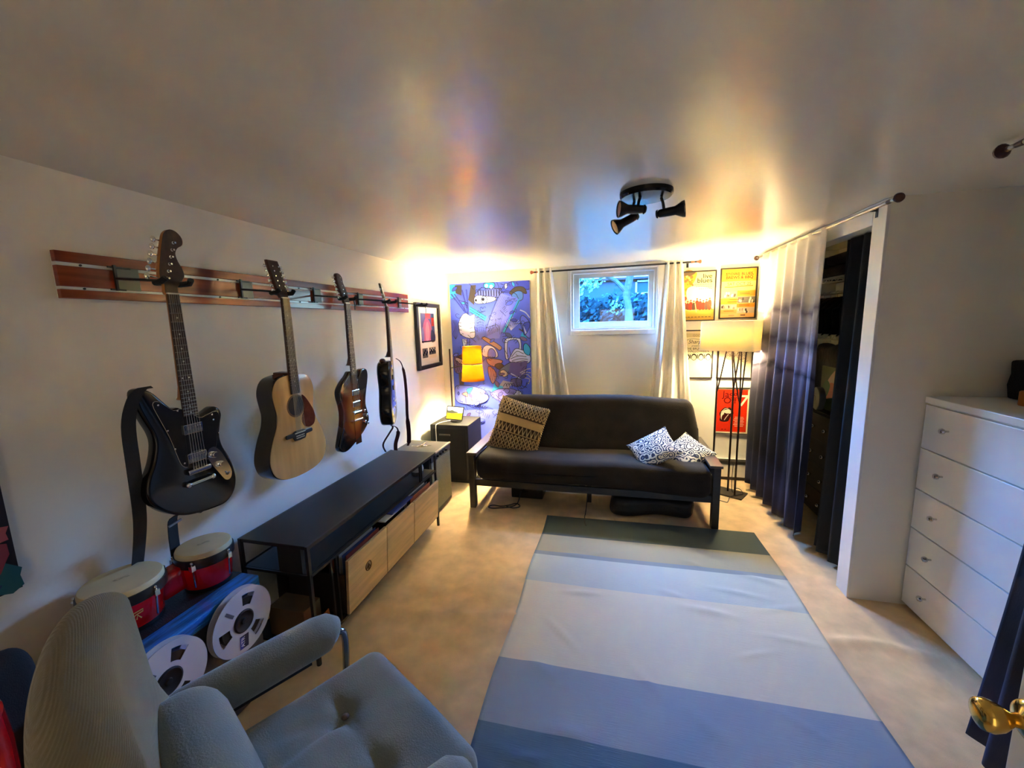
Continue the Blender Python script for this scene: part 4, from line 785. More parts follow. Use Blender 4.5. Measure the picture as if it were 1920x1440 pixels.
a.rect(0, h*.42, w*.46, h*.54, S(150, 138, 116)); a.rect(w*.48, h*.44, w, h*.555, S(248, 156, 44)); a.rect(0, h*.28, w*.48, h*.40, S(248, 156, 44)); a.rect(w*.5, h*.30, w, h*.425, S(132, 122, 104)); a.rect(0, h*.17, w*.48, h*.275, S(214, 186, 160)); a.rect(w*.48, h*.21, w, h*.285, S(248, 150, 44)); a.rect(w*.5, h*.085, w, h*.205, S(212, 190, 158)); a.rect(0, h*.085, w*.48, h*.16, S(248, 172, 90))
random.seed(9)
for (x0, y0, x1, y1) in ((0, .42, .46, .54), (.5, .30, 1, .425), (0, .17, .48, .275), (.5, .085, 1, .205)):
    for k in range(9): u = random.uniform(x0+.03, x1-.03); v = random.uniform(y0+.02, y1-.03); a.disc(w*u, h*v, .008, random.choice([S(220, 208, 186), S(90, 80, 70), S(172, 150, 122), S(236, 226, 206)]), .013)
for x, y in ((.54, .51), (.54, .48), (.25, .37), (.2, .32), (.55, .26), (.55, .235), (.1, .13)): a.rect(w*x, h*y, w*(x+.3), h*(y+.01), S(190, 84, 26))
a.rect(w*.25, h*.04, w*.42, h*.05, S(150, 110, 70)); a.rect(w*.6, h*.035, w*.74, h*.055, S(110, 70, 40)); a.build('print', M_paintgloss, t, 0)
t, a, w, h = poster(.668, .964, 1.03, 1.512, 'pale poster of hand lettering and a row of faces, half behind the cream curtain'); INKB = S(58, 52, 38)
a.rect(0, 0, w, h, S(240, 228, 190)); a.rect(w*.08, h*.87, w*.96, h*.955, S(214, 198, 150)); a.text('GOOSE', w*.52, h*.885, .030, S(150, 138, 100)); 
a.stroke(spline([(w*.12, h*.80), (w*.3, h*.84), (w*.6, h*.82), (w*.92, h*.83)], 4, False), .003, INKB); a.text('Sharpe', w*.45, h*.735, .052, INKB, 0, .3); a.text('presents', w*.45, h*.67, .022, INKB, 0, .2); a.text('THE BRUNSWICK', w*.55, h*.60, .030, INKB, .006); a.text('HALLOWEEN', w*.55, h*.545, .032, INKB, .006)
for k in range(4):
    u = w*(.16+.24*k); v = h*.44; a.disc(u, v, .026, INKB, .034); a.disc(u, v-.004, .019, S(236, 222, 182), .024); a.disc(u-.008, v+.002, .0035, INKB); a.disc(u+.008, v+.002, .0035, INKB); a.stroke([(u-.008, v-.014), (u, v-.018), (u+.008, v-.014)], .003, INKB); a.rect(u+.027, v-.016, u+.036, v+.026, INKB)
a.build('print', M_paintgloss, t, 0)
t, a, w, h = poster(1.0, 1.318, 1.03, 1.512, 'white framed line drawing of a bicycle hanging behind the lamp stems')
a.rect(0, 0, w, h, S(238, 228, 196)); ci = lambda u, v, r, n=20: [(u+r*math.cos(2*PI*k/n), v+r*math.sin(2*PI*k/n)) for k in range(n)]; GY = S(108, 98, 70)
for u in (.36, .70):
    a.stroke(ci(w*u, h*.47, .040), .004, GY, True); a.stroke(ci(w*u, h*.47, .028), .002, GY, True); a.stroke(ci(w*u, h*.47, .012), .003, GY, True)
    for k in range(6): a.stroke([(w*u, h*.47), (w*u+.038*math.cos(k*PI/3), h*.47+.038*math.sin(k*PI/3))], .0012, GY)
for P in ([(.36, .47), (.46, .60), (.63, .60), (.53, .46), (.36, .47)], [(.63, .63), (.70, .47)], [(.46, .60), (.53, .46)], [(.58, .65), (.66, .66)], [(.43, .63), (.49, .63)], [(.6, .40), (.8, .32), (.9, .36)], [(.78, .58), (.9, .52)]): a.stroke([(w*x, h*y) for x, y in P], .003, GY)
a.build('print', M_paintgloss, t, 0)
t, a, w, h = poster(1.005, 1.314, .472, .94, 'red framed Jagg Off 7 poster with a lips and tongue emblem, lowest of the posters', .006)
a.rect(0, 0, w, h, S(240, 226, 190)); a.rect(w*.035, h*.03, w*.955, h*.97, S(222, 48, 20)); DK = S(96, 18, 12); WH = S(246, 230, 200)
a.text('Jagg', w*.42, h*.805, .088, DK, .02, sx=1.0); a.text('Off', w*.42, h*.665, .088, DK, .02); a.text('7', w*.82, h*.62, .150, WH, .02, .15)
a.shape([(w*.12, h*.44), (w*.20, h*.53), (w*.30, h*.58), (w*.36, h*.565), (w*.44, h*.575), (w*.52, h*.50), (w*.55, h*.44), (w*.46, h*.36), (w*.40, h*.27), (w*.26, h*.25), (w*.14, h*.28), (w*.15, h*.36)], S(52, 30, 22))
a.shape([(w*.20, h*.47), (w*.30, h*.52), (w*.40, h*.52), (w*.48, h*.46), (w*.40, h*.43), (w*.30, h*.45)], WH); a.shape([(w*.17, h*.44), (w*.26, h*.46), (w*.24, h*.36), (w*.19, h*.30)], WH); a.shape([(w*.22, h*.40), (w*.36, h*.44), (w*.46, h*.42), (w*.40, h*.32), (w*.30, h*.27), (w*.2, h*.28)], S(70, 24, 18)); a.stroke([(w*.40, h*.42), (w*.34, h*.36), (w*.28, h*.29)], .006, WH); a.stroke(spline([(w*.17, h*.46), (w*.28, h*.54), (w*.36, h*.545), (w*.50, h*.48)], 4, False), .005, WH)
for k in range(7): a.rect(w*(.60-.02*(k % 3)), h*(.355-.033*k), w*(.86+.02*(k % 2)), h*(.366-.033*k), S(240, 196, 160))
a.rect(w*.2, h*.075, w*.26, h*.09, DK); a.rect(w*.30, h*.075, w*.35, h*.09, DK); a.build('print', M_paintgloss, t, 0)
# ------------------------------------------------------------------ baseboard heater
o_ = (0, YB, 0); t = thing('baseboard_heater', 'low white baseboard heater along the back wall behind the futon', 'heater', o_)
b = MB(o_); b.add([(-1.35, YB-.002, .215), (1.325, YB-.002, .215), (1.325, YB-.03, .215), (-1.35, YB-.03, .215), (-1.35, YB-.065, .165), (1.325, YB-.065, .165), (1.325, YB-.065, .04), (-1.35, YB-.065, .04), (-1.35, YB-.002, .02), (1.325, YB-.002, .02)], [(0, 1, 2, 3), (4, 5, 6, 7), (7, 6, 9, 8), (0, 3, 4, 7, 8), (1, 2, 5, 6, 9)])
b.build('cover', M_white, t, 0); b = MB(o_); b.bx(-1.34, 1.32, YB-.05, YB-.02, .17, .2); b.bx(-1.34, 1.32, YB-.055, YB-.005, .006, .03); b.build('fins', mat('heater_dark', (.05, .04, .03), .6), t, 0)
# ------------------------------------------------------------------ futon
FLX, FRX, FYF, FYB = -1.222, .812, 3.21, 4.02
M_velvet = mat('dark_futon_cover', S(44, 38, 32), .9, var=.25, vscale=5, bump=.2, bscale=150, sheen=.08, spec=.2)
t = thing('futon', 'dark wood framed futon with black brown mattress under the window', 'sofa', (-.2, 3.6, 0)); o_ = (-.2, 3.6, 0)
for x0 in (FLX, FRX-.052):
    for y0, zt in ((FYF, .492), (FYB-.06, .50)): b = MB(o_); b.bx(x0, x0+.052, y0, y0+.06, 0, zt); b.build('leg', M_blackwood, t, 0, bevel=.003)
    xa = x0-.012 if x0 < 0 else x0-.03
    b = MB(o_); b.bx(xa, xa+.094, FYF-.012, FYB, .492, .514); b.build('armrest', mat('glossy_arm_wood', (.05, .036, .03), .3, coat=.3), t, 0, bevel=.004)  # armrest wood is paler and glossier than the frame
    b = MB(o_); b.bx(x0+.008, x0+.044, FYF+.06, FYB-.06, .20, .26); b.bx(x0+.01, x0+.042, FYF+.06, FYB-.06, .40, .44); b.build('side_rail', M_blackwood, t, 0, bevel=.002)
b = MB(o_); b.bx(FLX+.052, FRX-.052, FYF+.02, FYF+.05, .205, .26); b.bx(FLX+.052, FRX-.052, FYB-.05, FYB-.02, .205, .27)
for k in range(9): b.bx(FLX+.12+.21*k, FLX+.17+.21*k, FYF+.05, FYB-.05, .236, .25)
b.build('slat_deck', M_blackwood, t, 0)
b = MB(o_); b.bx(-.21, -.17, FYF+.3, FYF+.34, 0, .236); b.build('centre_leg', M_blackwood, t, 0)
def seatf(p):
    x, y, z = p; 
    if z > 0: z += -.012*math.cos(x*3.1)+.010*math.sin(x*5+1)-.02*math.exp(-((x+.05)/.22)**2)*max(0, .3-y)
    else: z -= .04*max(0, x/.97)*max(0, (-y)/.3)
    y += .012*math.sin(x*4.2+1)*(1 if y < 0 else 0)
    return (x, y, z)
b = MB(o_); b.rbox((-.205, 3.50, .365), (.965, .30, .110), .085, 14, seatf); b.build('seat_mattress', M_velvet, t, 180, weld=True)
def backf_(p):
    x, y, z = p; k = 1-.05*max(0, z)/.3*abs(x)/.9
    z2 = z-.018*(x/.9)**2*(1 if z > 0 else 0)+.006*math.sin(x*6)
    ta = math.radians(20); yy = y-.02*math.cos(x*2)
    return (x*k, yy*math.cos(ta)+z2*math.sin(ta), z2*math.cos(ta)-yy*math.sin(ta))
b = MB(o_); b.rbox((-.19, 3.80, .645), (.945, .092, .292), .088, 14, backf_); b.build('back_mattress', M_velvet, t, 180, weld=True)
b = MB(o_); ta = math.radians(20)
for k in range(9): x = FLX+.14+.21*k; b.beam((x, 3.84, .30), (x, 4.0, .80), .05, .018, (0, 1, 0))
b.bx(FLX+.07, FRX-.07, 3.99, 4.015, .73, .79); b.build('back_frame', M_blackwood, t, 0)
# pillows
def cushion(name, M, c, n_, upd, hw, hh, th, label, group=None, pinch=.10, nn=22, deco=None, M2=None):
    n_ = Vector(n_).normalized(); ud = Vector(upd); ud = (ud-n_*ud.dot(n_)).normalized(); rd = ud.cross(n_)
    root = thing(name, label, 'pillow', c, 0, group)
    def surf(sg, off=0):
        def f(u, v):
            x, y = 2*u-1, 2*v-1; k = 1-pinch*(1-abs(y)**2)*abs(x)**3; kk = 1-pinch*(1-abs(x)**2)*abs(y)**3
            hgt = th*((1-abs(x)**2.4)*(1-abs(y)**2.4))**.55
            return tuple(rd*x*k*hw+ud*y*kk*hh+n_*sg*(hgt+off))
        return f
    b = MB(); b.grid(surf(1), nn, nn); b.grid(surf(-1), nn, nn); b.build('cover', M, root, 180, weld=True)
    if deco: deco(root, surf(1, .004))
    return root
MB_ = mat('macrame_base', S(92, 68, 38), .9, bump=.3, bscale=200); M_jute = mat('tan_jute_cord', S(200, 164, 108), .85, bump=.5, bscale=260)
def macrame(root, f):
    for v0, v1 in ((.70, .985), (.02, .33)):
        b = MB()
        for k in range(13):
            uc = .045+.91*k/12
            for sgn in (-1, 1):
                pts = []
                for j in range(13):
                    tt = j/12; w = .024*math.sin(tt*PI*3+k*PI*0)*sgn
                    pts.append(f(min(.985, max(.015, uc+w)), v0+(v1-v0)*tt))
                b.tube(pts, .0055, 6)
        b.build('knotted_band', M_jute, root)
    b = MB(); b.grid(lambda u, v: f(.012+.976*u, .52+.15*v), 20, 4); b.grid(lambda u, v: f(.012+.976*u, .345+.02*v), 20, 2); b.build('woven_band', mat('tan_weave', S(196, 158, 100), .85, bump=.5, bscale=160, stretch=(3, 1, 1)), root, 180)
    b = MB()
    for k in range(11):
        u0 = .03+.94*k/11; du = .94/11
        b.tube([f(u0, .37), f(u0+du/2, .515), f(u0+du, .37)], .0075, 6)
    b.build('zigzag_band', M_jute, root)
    b = MB(); 
    for e in range(4):
        for k in range(24):
            u = k/24; p = [(u, .992), (.992, u), (u, .008), (.008, u)][e]; b.ball(f(*p), .0095, n=5)
    b.build('knotted_edge', M_jute, root)
cushion('macrame_pillow', MB_, (-.845, 3.585, .655), (.14, -.93, .34), (.27, .2, .95), .235, .245, .055, 'tan macrame throw pillow leaning at the left end of the futon', None, .06, deco=macrame)
def paisley(nm, blue):
    M = mat(nm, (1, 1, 1), .8, bump=.15, bscale=200); N = M.node_tree.nodes; L = M.node_tree.links; t_ = N.new('ShaderNodeTexCoord'); v = N.new('ShaderNodeTexVoronoi'); v.inputs['Scale'].default_value = 16; L.new(t_.outputs['Object'], v.inputs['Vector'])
    nz = N.new('ShaderNodeTexNoise'); nz.inputs['Scale'].default_value = 24; L.new(t_.outputs['Object'], nz.inputs['Vector'])
    m1 = N.new('ShaderNodeMath'); m1.operation = 'MULTIPLY_ADD'; m1.inputs[1].default_value = 26; L.new(v.outputs['Distance'], m1.inputs[0])
    m0 = N.new('ShaderNodeMath'); m0.operation = 'MULTIPLY'; m0.inputs[1].default_value = 10; L.new(nz.outputs['Fac'], m0.inputs[0]); L.new(m0.outputs[0], m1.inputs[2])
    m2 = N.new('ShaderNodeMath'); m2.operation = 'SINE'; L.new(m1.outputs[0], m2.inputs[0]); r = N.new('ShaderNodeValToRGB'); mr_ = N.new('ShaderNodeMapRange'); mr_.inputs['From Min'].default_value = -1; L.new(m2.outputs[0], mr_.inputs[0]); L.new(mr_.outputs[0], r.inputs[0])
    r.color_ramp.interpolation = 'CONSTANT'; r.color_ramp.elements[0].color = (*S(38, 46, 72), 1); r.color_ramp.elements[1].position = .55; r.color_ramp.elements[1].color = (*S(226, 222, 206), 1); e = r.color_ramp.elements.new(.28); e.color = (*blue, 1)
    L.new(r.outputs[0], N['Principled BSDF'].inputs['Base Color']); return M
cushion('throw_pillow', paisley('blue_paisley', S(92, 120, 160)), (.345, 3.43, .555), (-.36, -.50, .79), (.82, .08, .50), .175, .185, .05, 'blue and white paisley throw pillow, left of two at the futon right end', 'paisley pillows')
cushion('throw_pillow', paisley('grey_paisley', S(112, 118, 116)), (.615, 3.50, .515), (-.10, -.55, .83), (.66, .4, .45), .165, .165, .045, 'cream and grey paisley throw pillow tucked behind the blue paisley one', 'paisley pillows')
# under the futon
b = MB(); b.rbox((0, 0, 0), (.15, .12, .055), .012, 4); o = b.build('storage_box', mat('black_plastic'), None, 40); o.location = (-.76, 3.60, .057); tag(o, 'black box on the carpet under the left half of the futon', 'box')
def lump(p):
    x, y, z = p; return (x+.02*math.sin(9*z+5*y), y+.025*math.sin(7*x)+.02*math.sin(13*x+1), z*(1-.18*math.sin(3*x+1)**2) if z > 0 else z)
b = MB(); b.rbox((0, 0, 0), (.33, .17, .085), .06, 12, lump); o = b.build('black_bag', mat('black_nylon', (.006, .006, .007), .6, bump=.5, bscale=25), None, 180, weld=True); o.location = (.335, 3.46, .092); tag(o, 'slumped black bag on the carpet under the right half of the futon', 'bag')
b = MB(); b.tube(spline([(-.80, 3.42, .10), (-.82, 3.36, .012), (-.86, 3.28, .007), (-.95, 3.24, .007), (-1.02, 3.22, .007), (-1.06, 3.24, .007), (-1.03, 3.28, .007), (-.95, 3.27, .009), (-.88, 3.30, .012), (-.84, 3.34, .012), (-.80, 3.33, .007), (-.79, 3.29, .007), (-.84, 3.26, .007), (-.90, 3.265, .014)], 6, False), .005, 8); tag(b.build('black_cable', M_black_metal), 'looped black cable on the carpet under the left end of the futon', 'cable')
b = MB(); b.tube(spline([(-.19, 3.27, .23), (-.195, 3.25, .12), (-.205, 3.235, .03), (-.21, 3.20, .012), (-.2, 3.10, .0115), (-.19, 3.06, .0115)], 6, False), .0035, 8); tag(b.build('power_cord', M_black_metal), 'thin black cord hanging from the middle of the futon to the rug', 'cord')
# ------------------------------------------------------------------ floor lamp with rectangular shade
lc = (1.025, 3.968); lr = math.radians(-32)
t = thing('floor_lamp', 'floor lamp with branching dark stems and glowing rectangular cream shade', 'lamp', (lc[0], lc[1], 0), lr)
M_bronze = mat('bronze_stem', S(52, 34, 24), .4, .5)
b = MB(); b.bx(-.185, .185, -.093, .093, 0, .014); b.build('base', mat('dark_base_metal', S(66, 58, 50), .45, .4), t, 0, bevel=.003)
for k, (x, bs) in enumerate(((-.11, [(.0, .0), (.075, .0)]), (.035, [(-.03, .0), (.035, .02)]), (.115, [(-.085, .0), (-.02, .03), (.03, .0)]))):
    y = [.03, .02, -.05][k]; zs = [.95, .99, .88][k]; b = MB()
    b.cyl((x, y, .012), (x, y, zs), .0085, n=10)
    for dx, dy in bs: b.tube(spline([(x, y, zs-.02), (x+dx*.35, y+dy*.3, zs+.12), (x+dx, y+dy, 1.38), (x+dx, y+dy*.8, 1.42)], 5, False), .0062, 8)
    b.build('stem', M_bronze, t)
ML = bpy.data.materials.new('cream_lamp_shade'); ML.use_nodes = True; N = ML.node_tree.nodes; N.clear(); oo = N.new('ShaderNodeOutputMaterial'); mx = N.new('ShaderNodeMixShader'); d1 = N.new('ShaderNodeBsdfDiffuse'); d2 = N.new('ShaderNodeBsdfTranslucent')
d1.inputs[0].default_value = (.92, .86, .70, 1); d2.inputs[0].default_value = (.34, .29, .145, 1); mx.inputs[0].default_value = .42
ML.node_tree.links.new(d1.outputs[0], mx.inputs[1]); ML.node_tree.links.new(d2.outputs[0], mx.inputs[2]); ML.node_tree.links.new(mx.outputs[0], oo.inputs[0])
b = MB(); hx, hy, r_ = .222, .145, .018; ring = []
for cx, cy, a0 in ((hx-r_, hy-r_, 0), (-hx+r_, hy-r_, PI/2), (-hx+r_, -hy+r_, PI), (hx-r_, -hy+r_, 1.5*PI)):
    for k in range(5): a_ = a0+PI/2*k/4; ring.append((cx+r_*math.cos(a_), cy+r_*math.sin(a_)))
vs_ = [(x*s_, y*s_, z) for z, s_ in ((1.335, 1.0), (1.595, .965)) for x, y in ring]; n = len(ring)
b.add(vs_, [(i, (i+1) % n, n+(i+1) % n, n+i) for i in range(n)]); b.build('lamp_shade', ML, t, 40, solid=.002)
b = MB(); b.tube([(x, y, 1.337) for x, y in ring], .0025, 6, True); b.tube([(x*.965, y*.965, 1.593) for x, y in ring], .0025, 6, True); b.build('shade_rim', mat('shade_trim', (.75, .65, .45), .6), t)
b = MB(); b.beam((-.20, 0, 1.385), (.20, 0, 1.385), .008, .008); b.build('cross_bar', M_bronze, t, 0)
for sx in (-.105, .095): 
    b = MB(); b.cyl((sx, 0, 1.385), (sx, 0, 1.415), .014, n=12); b.ball((sx, 0, 1.43), .028, n=10); b.build('bulb', MBULB, t)
    point('floor_lamp_bulb_light', (lc[0]+sx*math.cos(lr), lc[1]+sx*math.sin(lr), 1.43), FLOOR_W, WARM, .03)
b = MB(o_ := (1.14, 3.86, 0)); b.tube(spline([(1.09, 3.93, .30), (1.082, 3.92, .14), (1.09, 3.91, .03), (1.13, 3.94, .055), (1.165, 3.93, .045), (1.175, 3.90, .02), (1.13, 3.88, .018), (1.05, 3.82, .018), (1.02, 3.76, .008), (1.0, 3.72, .007), (.97, 3.735, .007), (.90, 3.78, .007)], 6, False), .003, 8); o = b.build('lamp_cord', M_black_metal); o.location = o_; tag(o, 'thin dark cord looping over the floor lamp base', 'cord')
# ------------------------------------------------------------------ rug
M_rug = paint('woven_rug', .95); N = M_rug.node_tree.nodes; L = M_rug.node_tree.links; t_ = N.new('ShaderNodeTexCoord'); mp = N.new('ShaderNodeMapping'); mp.inputs['Scale'].default_value = (14, 260, 1); nz = N.new('ShaderNodeTexNoise'); nz.inputs['Scale'].default_value = 1; bn = N.new('ShaderNodeBump'); bn.inputs['Strength'].default_value = .35; bn.inputs['Distance'].default_value = .004
L.new(t_.outputs['Object'], mp.inputs[0]); L.new(mp.outputs[0], nz.inputs['Vector']); L.new(nz.outputs['Fac'], bn.inputs['Height']); L.new(bn.outputs[0], N['Principled BSDF'].inputs['Normal'])
stripes = [(3.0, 2.875, S(78, 90, 92)), (2.875, 2.645, S(158, 154, 132)), (2.645, 2.60, S(128, 142, 152)), (2.60, 2.30, S(176, 188, 190)), (2.30, 1.685, S(206, 202, 186)), (1.685, 1.36, S(140, 154, 172)), (1.36, .9, S(84, 112, 136))]
b = MB((.26, 2.0, 0)); NX, NY = 80, 230; RX0, RX1, RY0_, RY1_ = -.52, 1.06, .85, 3.185
random.seed(21); bumps = [(random.uniform(-.4, .95), random.uniform(1.1, 2.75), random.uniform(.05, .13), random.uniform(.012, .03), random.uniform(-.4, .9), random.uniform(.004, .010)) for k in range(26)]
def rz(x, y):
    z = .008+.0015*math.sin(4*x+2*y)
    for bx_, by_, lx_, ly_, an, am in bumps:
        dx, dy = x-bx_, y-by_; ca_, sa_ = math.cos(an), math.sin(an); p, q_ = dx*ca_-dy*sa_, dx*sa_+dy*ca_; z += am*math.exp(-(p/lx_)**2-(q_/ly_)**2)
    return z
vs_, fs_ = [], []
ys = sorted(set([RY0_+(RY1_-RY0_)*j/NY for j in range(NY+1)]+[s_[1] for s_ in stripes[:-1]]))
for y in ys:
    for i in range(NX+1):
        u = i/NX; xl = RX0+.006*math.sin(7*y)-.02*(y > 3.1)*(y-3.1)/.1*0; x = xl+(RX1-xl+.006*math.sin(5*y+1))*u
        vs_.append((x, y+.012*math.sin(3*x+.5)*0+.03*(x-.27)*.35, rz(x, y)))
base = len(b.v)
for j in range(len(ys)-1):
    ym = (ys[j]+ys[j+1])/2; c = next((s_[2] for s_ in stripes if ym > s_[1]), stripes[-1][2])
    b.col = c; b.f += []; 
    for i in range(NX): fs_.append(((j*(NX+1)+i, j*(NX+1)+i+1, (j+1)*(NX+1)+i+1, (j+1)*(NX+1)+i), c))
b.add(vs_, []); 
for f_, c in fs_: b.f.append(list(f_)); b.mi.append(0); b.c.append(c)
o = b.build('striped_rug', M_rug, None, 180, solid=.006); o.location = (.26, 2.0, 0); tag(o, 'large flatwoven rug in blue, cream and slate stripes on the beige carpet', 'rug')
# ------------------------------------------------------------------ ceiling spot fixture
pc = (.142, 2.03, ZC); t = thing('ceiling_spotlight', 'black round ceiling fixture with three small spotlight heads, unlit', 'light', pc)
b = MB(); b.lathe([(.116, 0), (.116, -.016), (.108, -.026), (.02, -.031)][::-1], n=40); b.build('plate', mat('dark_bronze_plate', (.02, .017, .014), .22, .6), t)
for (j, e, d) in (((-.028, -.03, -.03), (-.04, -.065, -.088), (-.95, -.28, .02)), ((-.05, .02, -.03), (-.065, .025, -.105), (-.82, -.25, -.42)), ((.065, .0, -.03), (.08, -.005, -.098), (.95, -.22, .06))):
    d = Vector(d).normalized(); b = MB(); b.tube([j, ((j[0]+e[0])/2, (j[1]+e[1])/2, e[2]*.55), e], .0065, 8); b.ball(e, .011, n=8); b.build('arm', M_black_metal, t)
    b = MB(); b.lathe([(.012, -.028), (.017, -.022), (.019, .0), (.0195, .045), (.024, .055), (.034, .075), (.036, .085), (.034, .086), (.03, .078)], e, tuple(d), 24, caps=False); h_ = b.build('spotlight_head', M_black_metal, t)
    b = MB(); p = Vector(e)+d*.080; b.lathe([(.031, 0), (.029, .002), (.012, .005)], tuple(p), tuple(d), 20); b.build('lens', mat('frosted_lens', S(196, 160, 118), .3), h_)
    b = MB(); b.lathe([(.02, -.029), (.016, -.036), (.008, -.038)], e, tuple(d), 14); b.build('rear_cap', M_black_metal, h_)
# ------------------------------------------------------------------ closet: rod, dip dyed curtain, contents
def dip_dye(name):
    M = mat(name, (1, 1, 1), .8, bump=.12, bscale=240); N = M.node_tree.nodes; L = M.node_tree.links
    t_ = N.new('ShaderNodeTexCoord'); s_ = N.new('ShaderNodeSeparateXYZ'); L.new(t_.outputs['Object'], s_.inputs[0])
    nz = N.new('ShaderNodeTexNoise'); nz.inputs['Scale'].default_value = 5; nz.inputs['Detail'].default_value = 6; L.new(t_.outputs['Object'], nz.inputs['Vector'])
    a = N.new('ShaderNodeMath'); a.operation = 'MULTIPLY_ADD'; a.inputs[1].default_value = .22; L.new(nz.outputs['Fac'], a.inputs[0]); L.new(s_.outputs['Z'], a.inputs[2])
    d = N.new('ShaderNodeMath'); d.operation = 'MULTIPLY_ADD'; d.inputs[1].default_value = 1/2.2; d.inputs[2].default_value = -.05; L.new(a.outputs[0], d.inputs[0])
    r = N.new('ShaderNodeValToRGB'); L.new(d.outputs[0], r.inputs[0]); L.new(r.outputs[0], N['Principled BSDF'].inputs['Base Color'])
    el = r.color_ramp.elements; el[0].position = 0; el[0].color = (*S(34, 38, 62), 1); el[1].position = 1; el[1].color = (*S(236, 228, 214), 1)
    for p, c in ((.12, S(44, 50, 86)), (.22, S(28, 27, 38)), (.36, S(40, 38, 50)), (.47, S(66, 62, 78)), (.54, S(104, 98, 118)), (.555, S(52, 48, 66)), (.575, S(128, 120, 144)), (.62, S(150, 142, 158)), (.655, S(82, 76, 94)), (.69, S(156, 148, 158)), (.74, S(190, 182, 182)), (.76, S(128, 120, 130)), (.79, S(206, 198, 190)), (.86, S(226, 218, 206))):
        e = el.new(p); e.color = (*c, 1)
    return M
M_dip = dip_dye('dip_dyed_cloth')
M_rodgrey = mat('brushed_rod', (.42, .40, .36), .3, 1); M_brownwood = mat('dark_brown_finial', S(60, 24, 18), .4)
rod('closet_rod', (1.285, 2.375, 2.152), (1.285, 4.27, 2.160), .0085, M_rodgrey, 'metal curtain rod with brown knobs above the closet opening', M_brownwood, [((1.285, 2.60, 2.152), (1.330, 2.60, 2.152)), ((1.285, 4.22, 2.16), (1.33, 4.22, 2.16))], .022)
curtain_panel('closet_curtain', lerp((1.292, 4.20), (1.292, 3.005)), lerp((1.275, 4.16), (1.295, 3.06)), 2.162, .075, M_dip, 7, .018, .040, 'long curtain dyed cream to navy drawn across the closet', 'curtain', 'dip dyed curtains')
rod('alcove_rod', (1.285, 1.82, 2.158), (1.285, .15, 2.158), .0085, M_rodgrey, 'curtain rod whose brown knob shows at the right edge near the ceiling', M_brownwood, [((1.285, .3, 2.158), (1.285, .3, ZC))], .024)
curtain_panel('alcove_curtain', lerp((1.295, 1.50), (1.295, .55)), lerp((1.315, 1.68), (1.315, .55)), 2.165, .04, M_dip, 6, .018, .030, 'dyed curtain by the door whose navy hem shows at the lower right edge', 'curtain', 'dip dyed curtains')
# closet back wall
b = MB(); b.bx(1.96, 2.0, 2.63, YB, -.02, ZC); struct(b.build('wall_closet_back', M_wall, smooth=0))
M_wire = mat('white_wire', S(226, 214, 186), .4)
for z, lab in ((1.90, 'white wire closet shelf near the ceiling holding folded dark clothes'), (1.472, 'lower white wire closet shelf below the dark clothes')):
    o_ = (1.78, 3.5, z); t = thing('wire_shelf', lab, 'shelf', o_, 0, 'closet wire shelves')
    b = MB(o_); b.tube([(1.60, 2.66, z), (1.60, YB-.01, z)], .005, 6); b.tube([(1.60, 2.66, z-.035), (1.60, YB-.01, z-.035)], .004, 6)
    zz = [(1.60, 2.68+.045*k, z-(.035 if k % 2 else 0)) for k in range(36)]; b.tube(zz, .0028, 5); b.build('front_rail', M_wire, t)
    b = MB(o_)
    for k in range(55): b.tube([(1.60, 2.68+.03*k, z+.002), (1.955, 2.68+.03*k, z+.002)], .0018, 4)
    b.build('wires', M_wire, t)
random.seed(4)
for k, (y, cn, c) in enumerate(((2.95, 'black', S(18, 20, 18)), (3.30, 'dark green', S(30, 44, 22)), (3.64, 'dark plum', S(32, 20, 30)), (3.98, 'charcoal', S(36, 36, 36)))):
    for j in range(2):
        ph = random.random()*6
        b = MB(); b.rbox((0, 0, 0), (.16, .155, .042-.006*j), .03, 8, lambda p: (p[0]+.006*math.sin(20*p[1]+ph), p[1]+.008*math.sin(18*p[0]), p[2]+.012*math.sin(12*p[1]+ph)*math.cos(9*p[0])))
        o = b.build('folded_clothes', mat('cloth_'+cn.replace(' ', '_'), c, .9, bump=.4, bscale=60), None, 180, weld=True); o.location = (1.79, y, 1.95+.092*j); tag(o, '%s folded cloth on the upper closet shelf, %s layer' % (cn, ('bottom', 'top')[j]), 'clothes', 'folded clothes in the closet')
for k, (y, cn, c) in enumerate(((3.22, 'tan', S(176, 150, 96)), (3.42, 'pale', S(206, 190, 150)))):
    b = MB(); b.bx(-.15, .15, -.12, .12, -.012, .012); o = b.build('board_box', mat('card_'+cn, c, .7), None, 0, bevel=.003); o.location = (1.76, y, 1.843 if k == 0 else 1.818); 
    bpy.data.objects.remove(o)
def garment(name, M, y, x, z1, z0, hw, label, lean=0):
    # a hanging garment: shoulders, widening hem, folds
    t = thing(name, label, 'clothes', (x, y, z1)); 
    def fn(u, v):
        a = 2*PI*u; w = .03+(hw-.03)*min(1, v*6)**.6*(1+.12*v); th = .03+.022*v
        f = 1+.10*math.sin(5*a+3*v)*v
        return (math.cos(a)*w*f, math.sin(a)*th*f+.01*math.sin(6*v)+lean*v, -(z1-z0)*v-.05*(1-math.cos(a)**2)*0-(.06*abs(math.cos(a)) if v > .02 else 0)*min(1, v*8))
    b = MB(); b.grid(fn, 40, 24, True); b.build('cloth', M, t, 180)
    b = MB(); b.tube([(0, 0, -.03), (0, 0, .02), (.012, 0, .035), (0, 0, .05), (-.014, 0, .038)], .002, 6); b.build('hook', M_chrome, t)
    return t
b = MB(); b.cyl((1.78, 2.66, 1.80), (1.78, YB-.01, 1.80), .012, n=12); tag(b.build('hanging_rail', M_rodgrey), 'metal hanging rail below the upper closet shelf', 'rail')
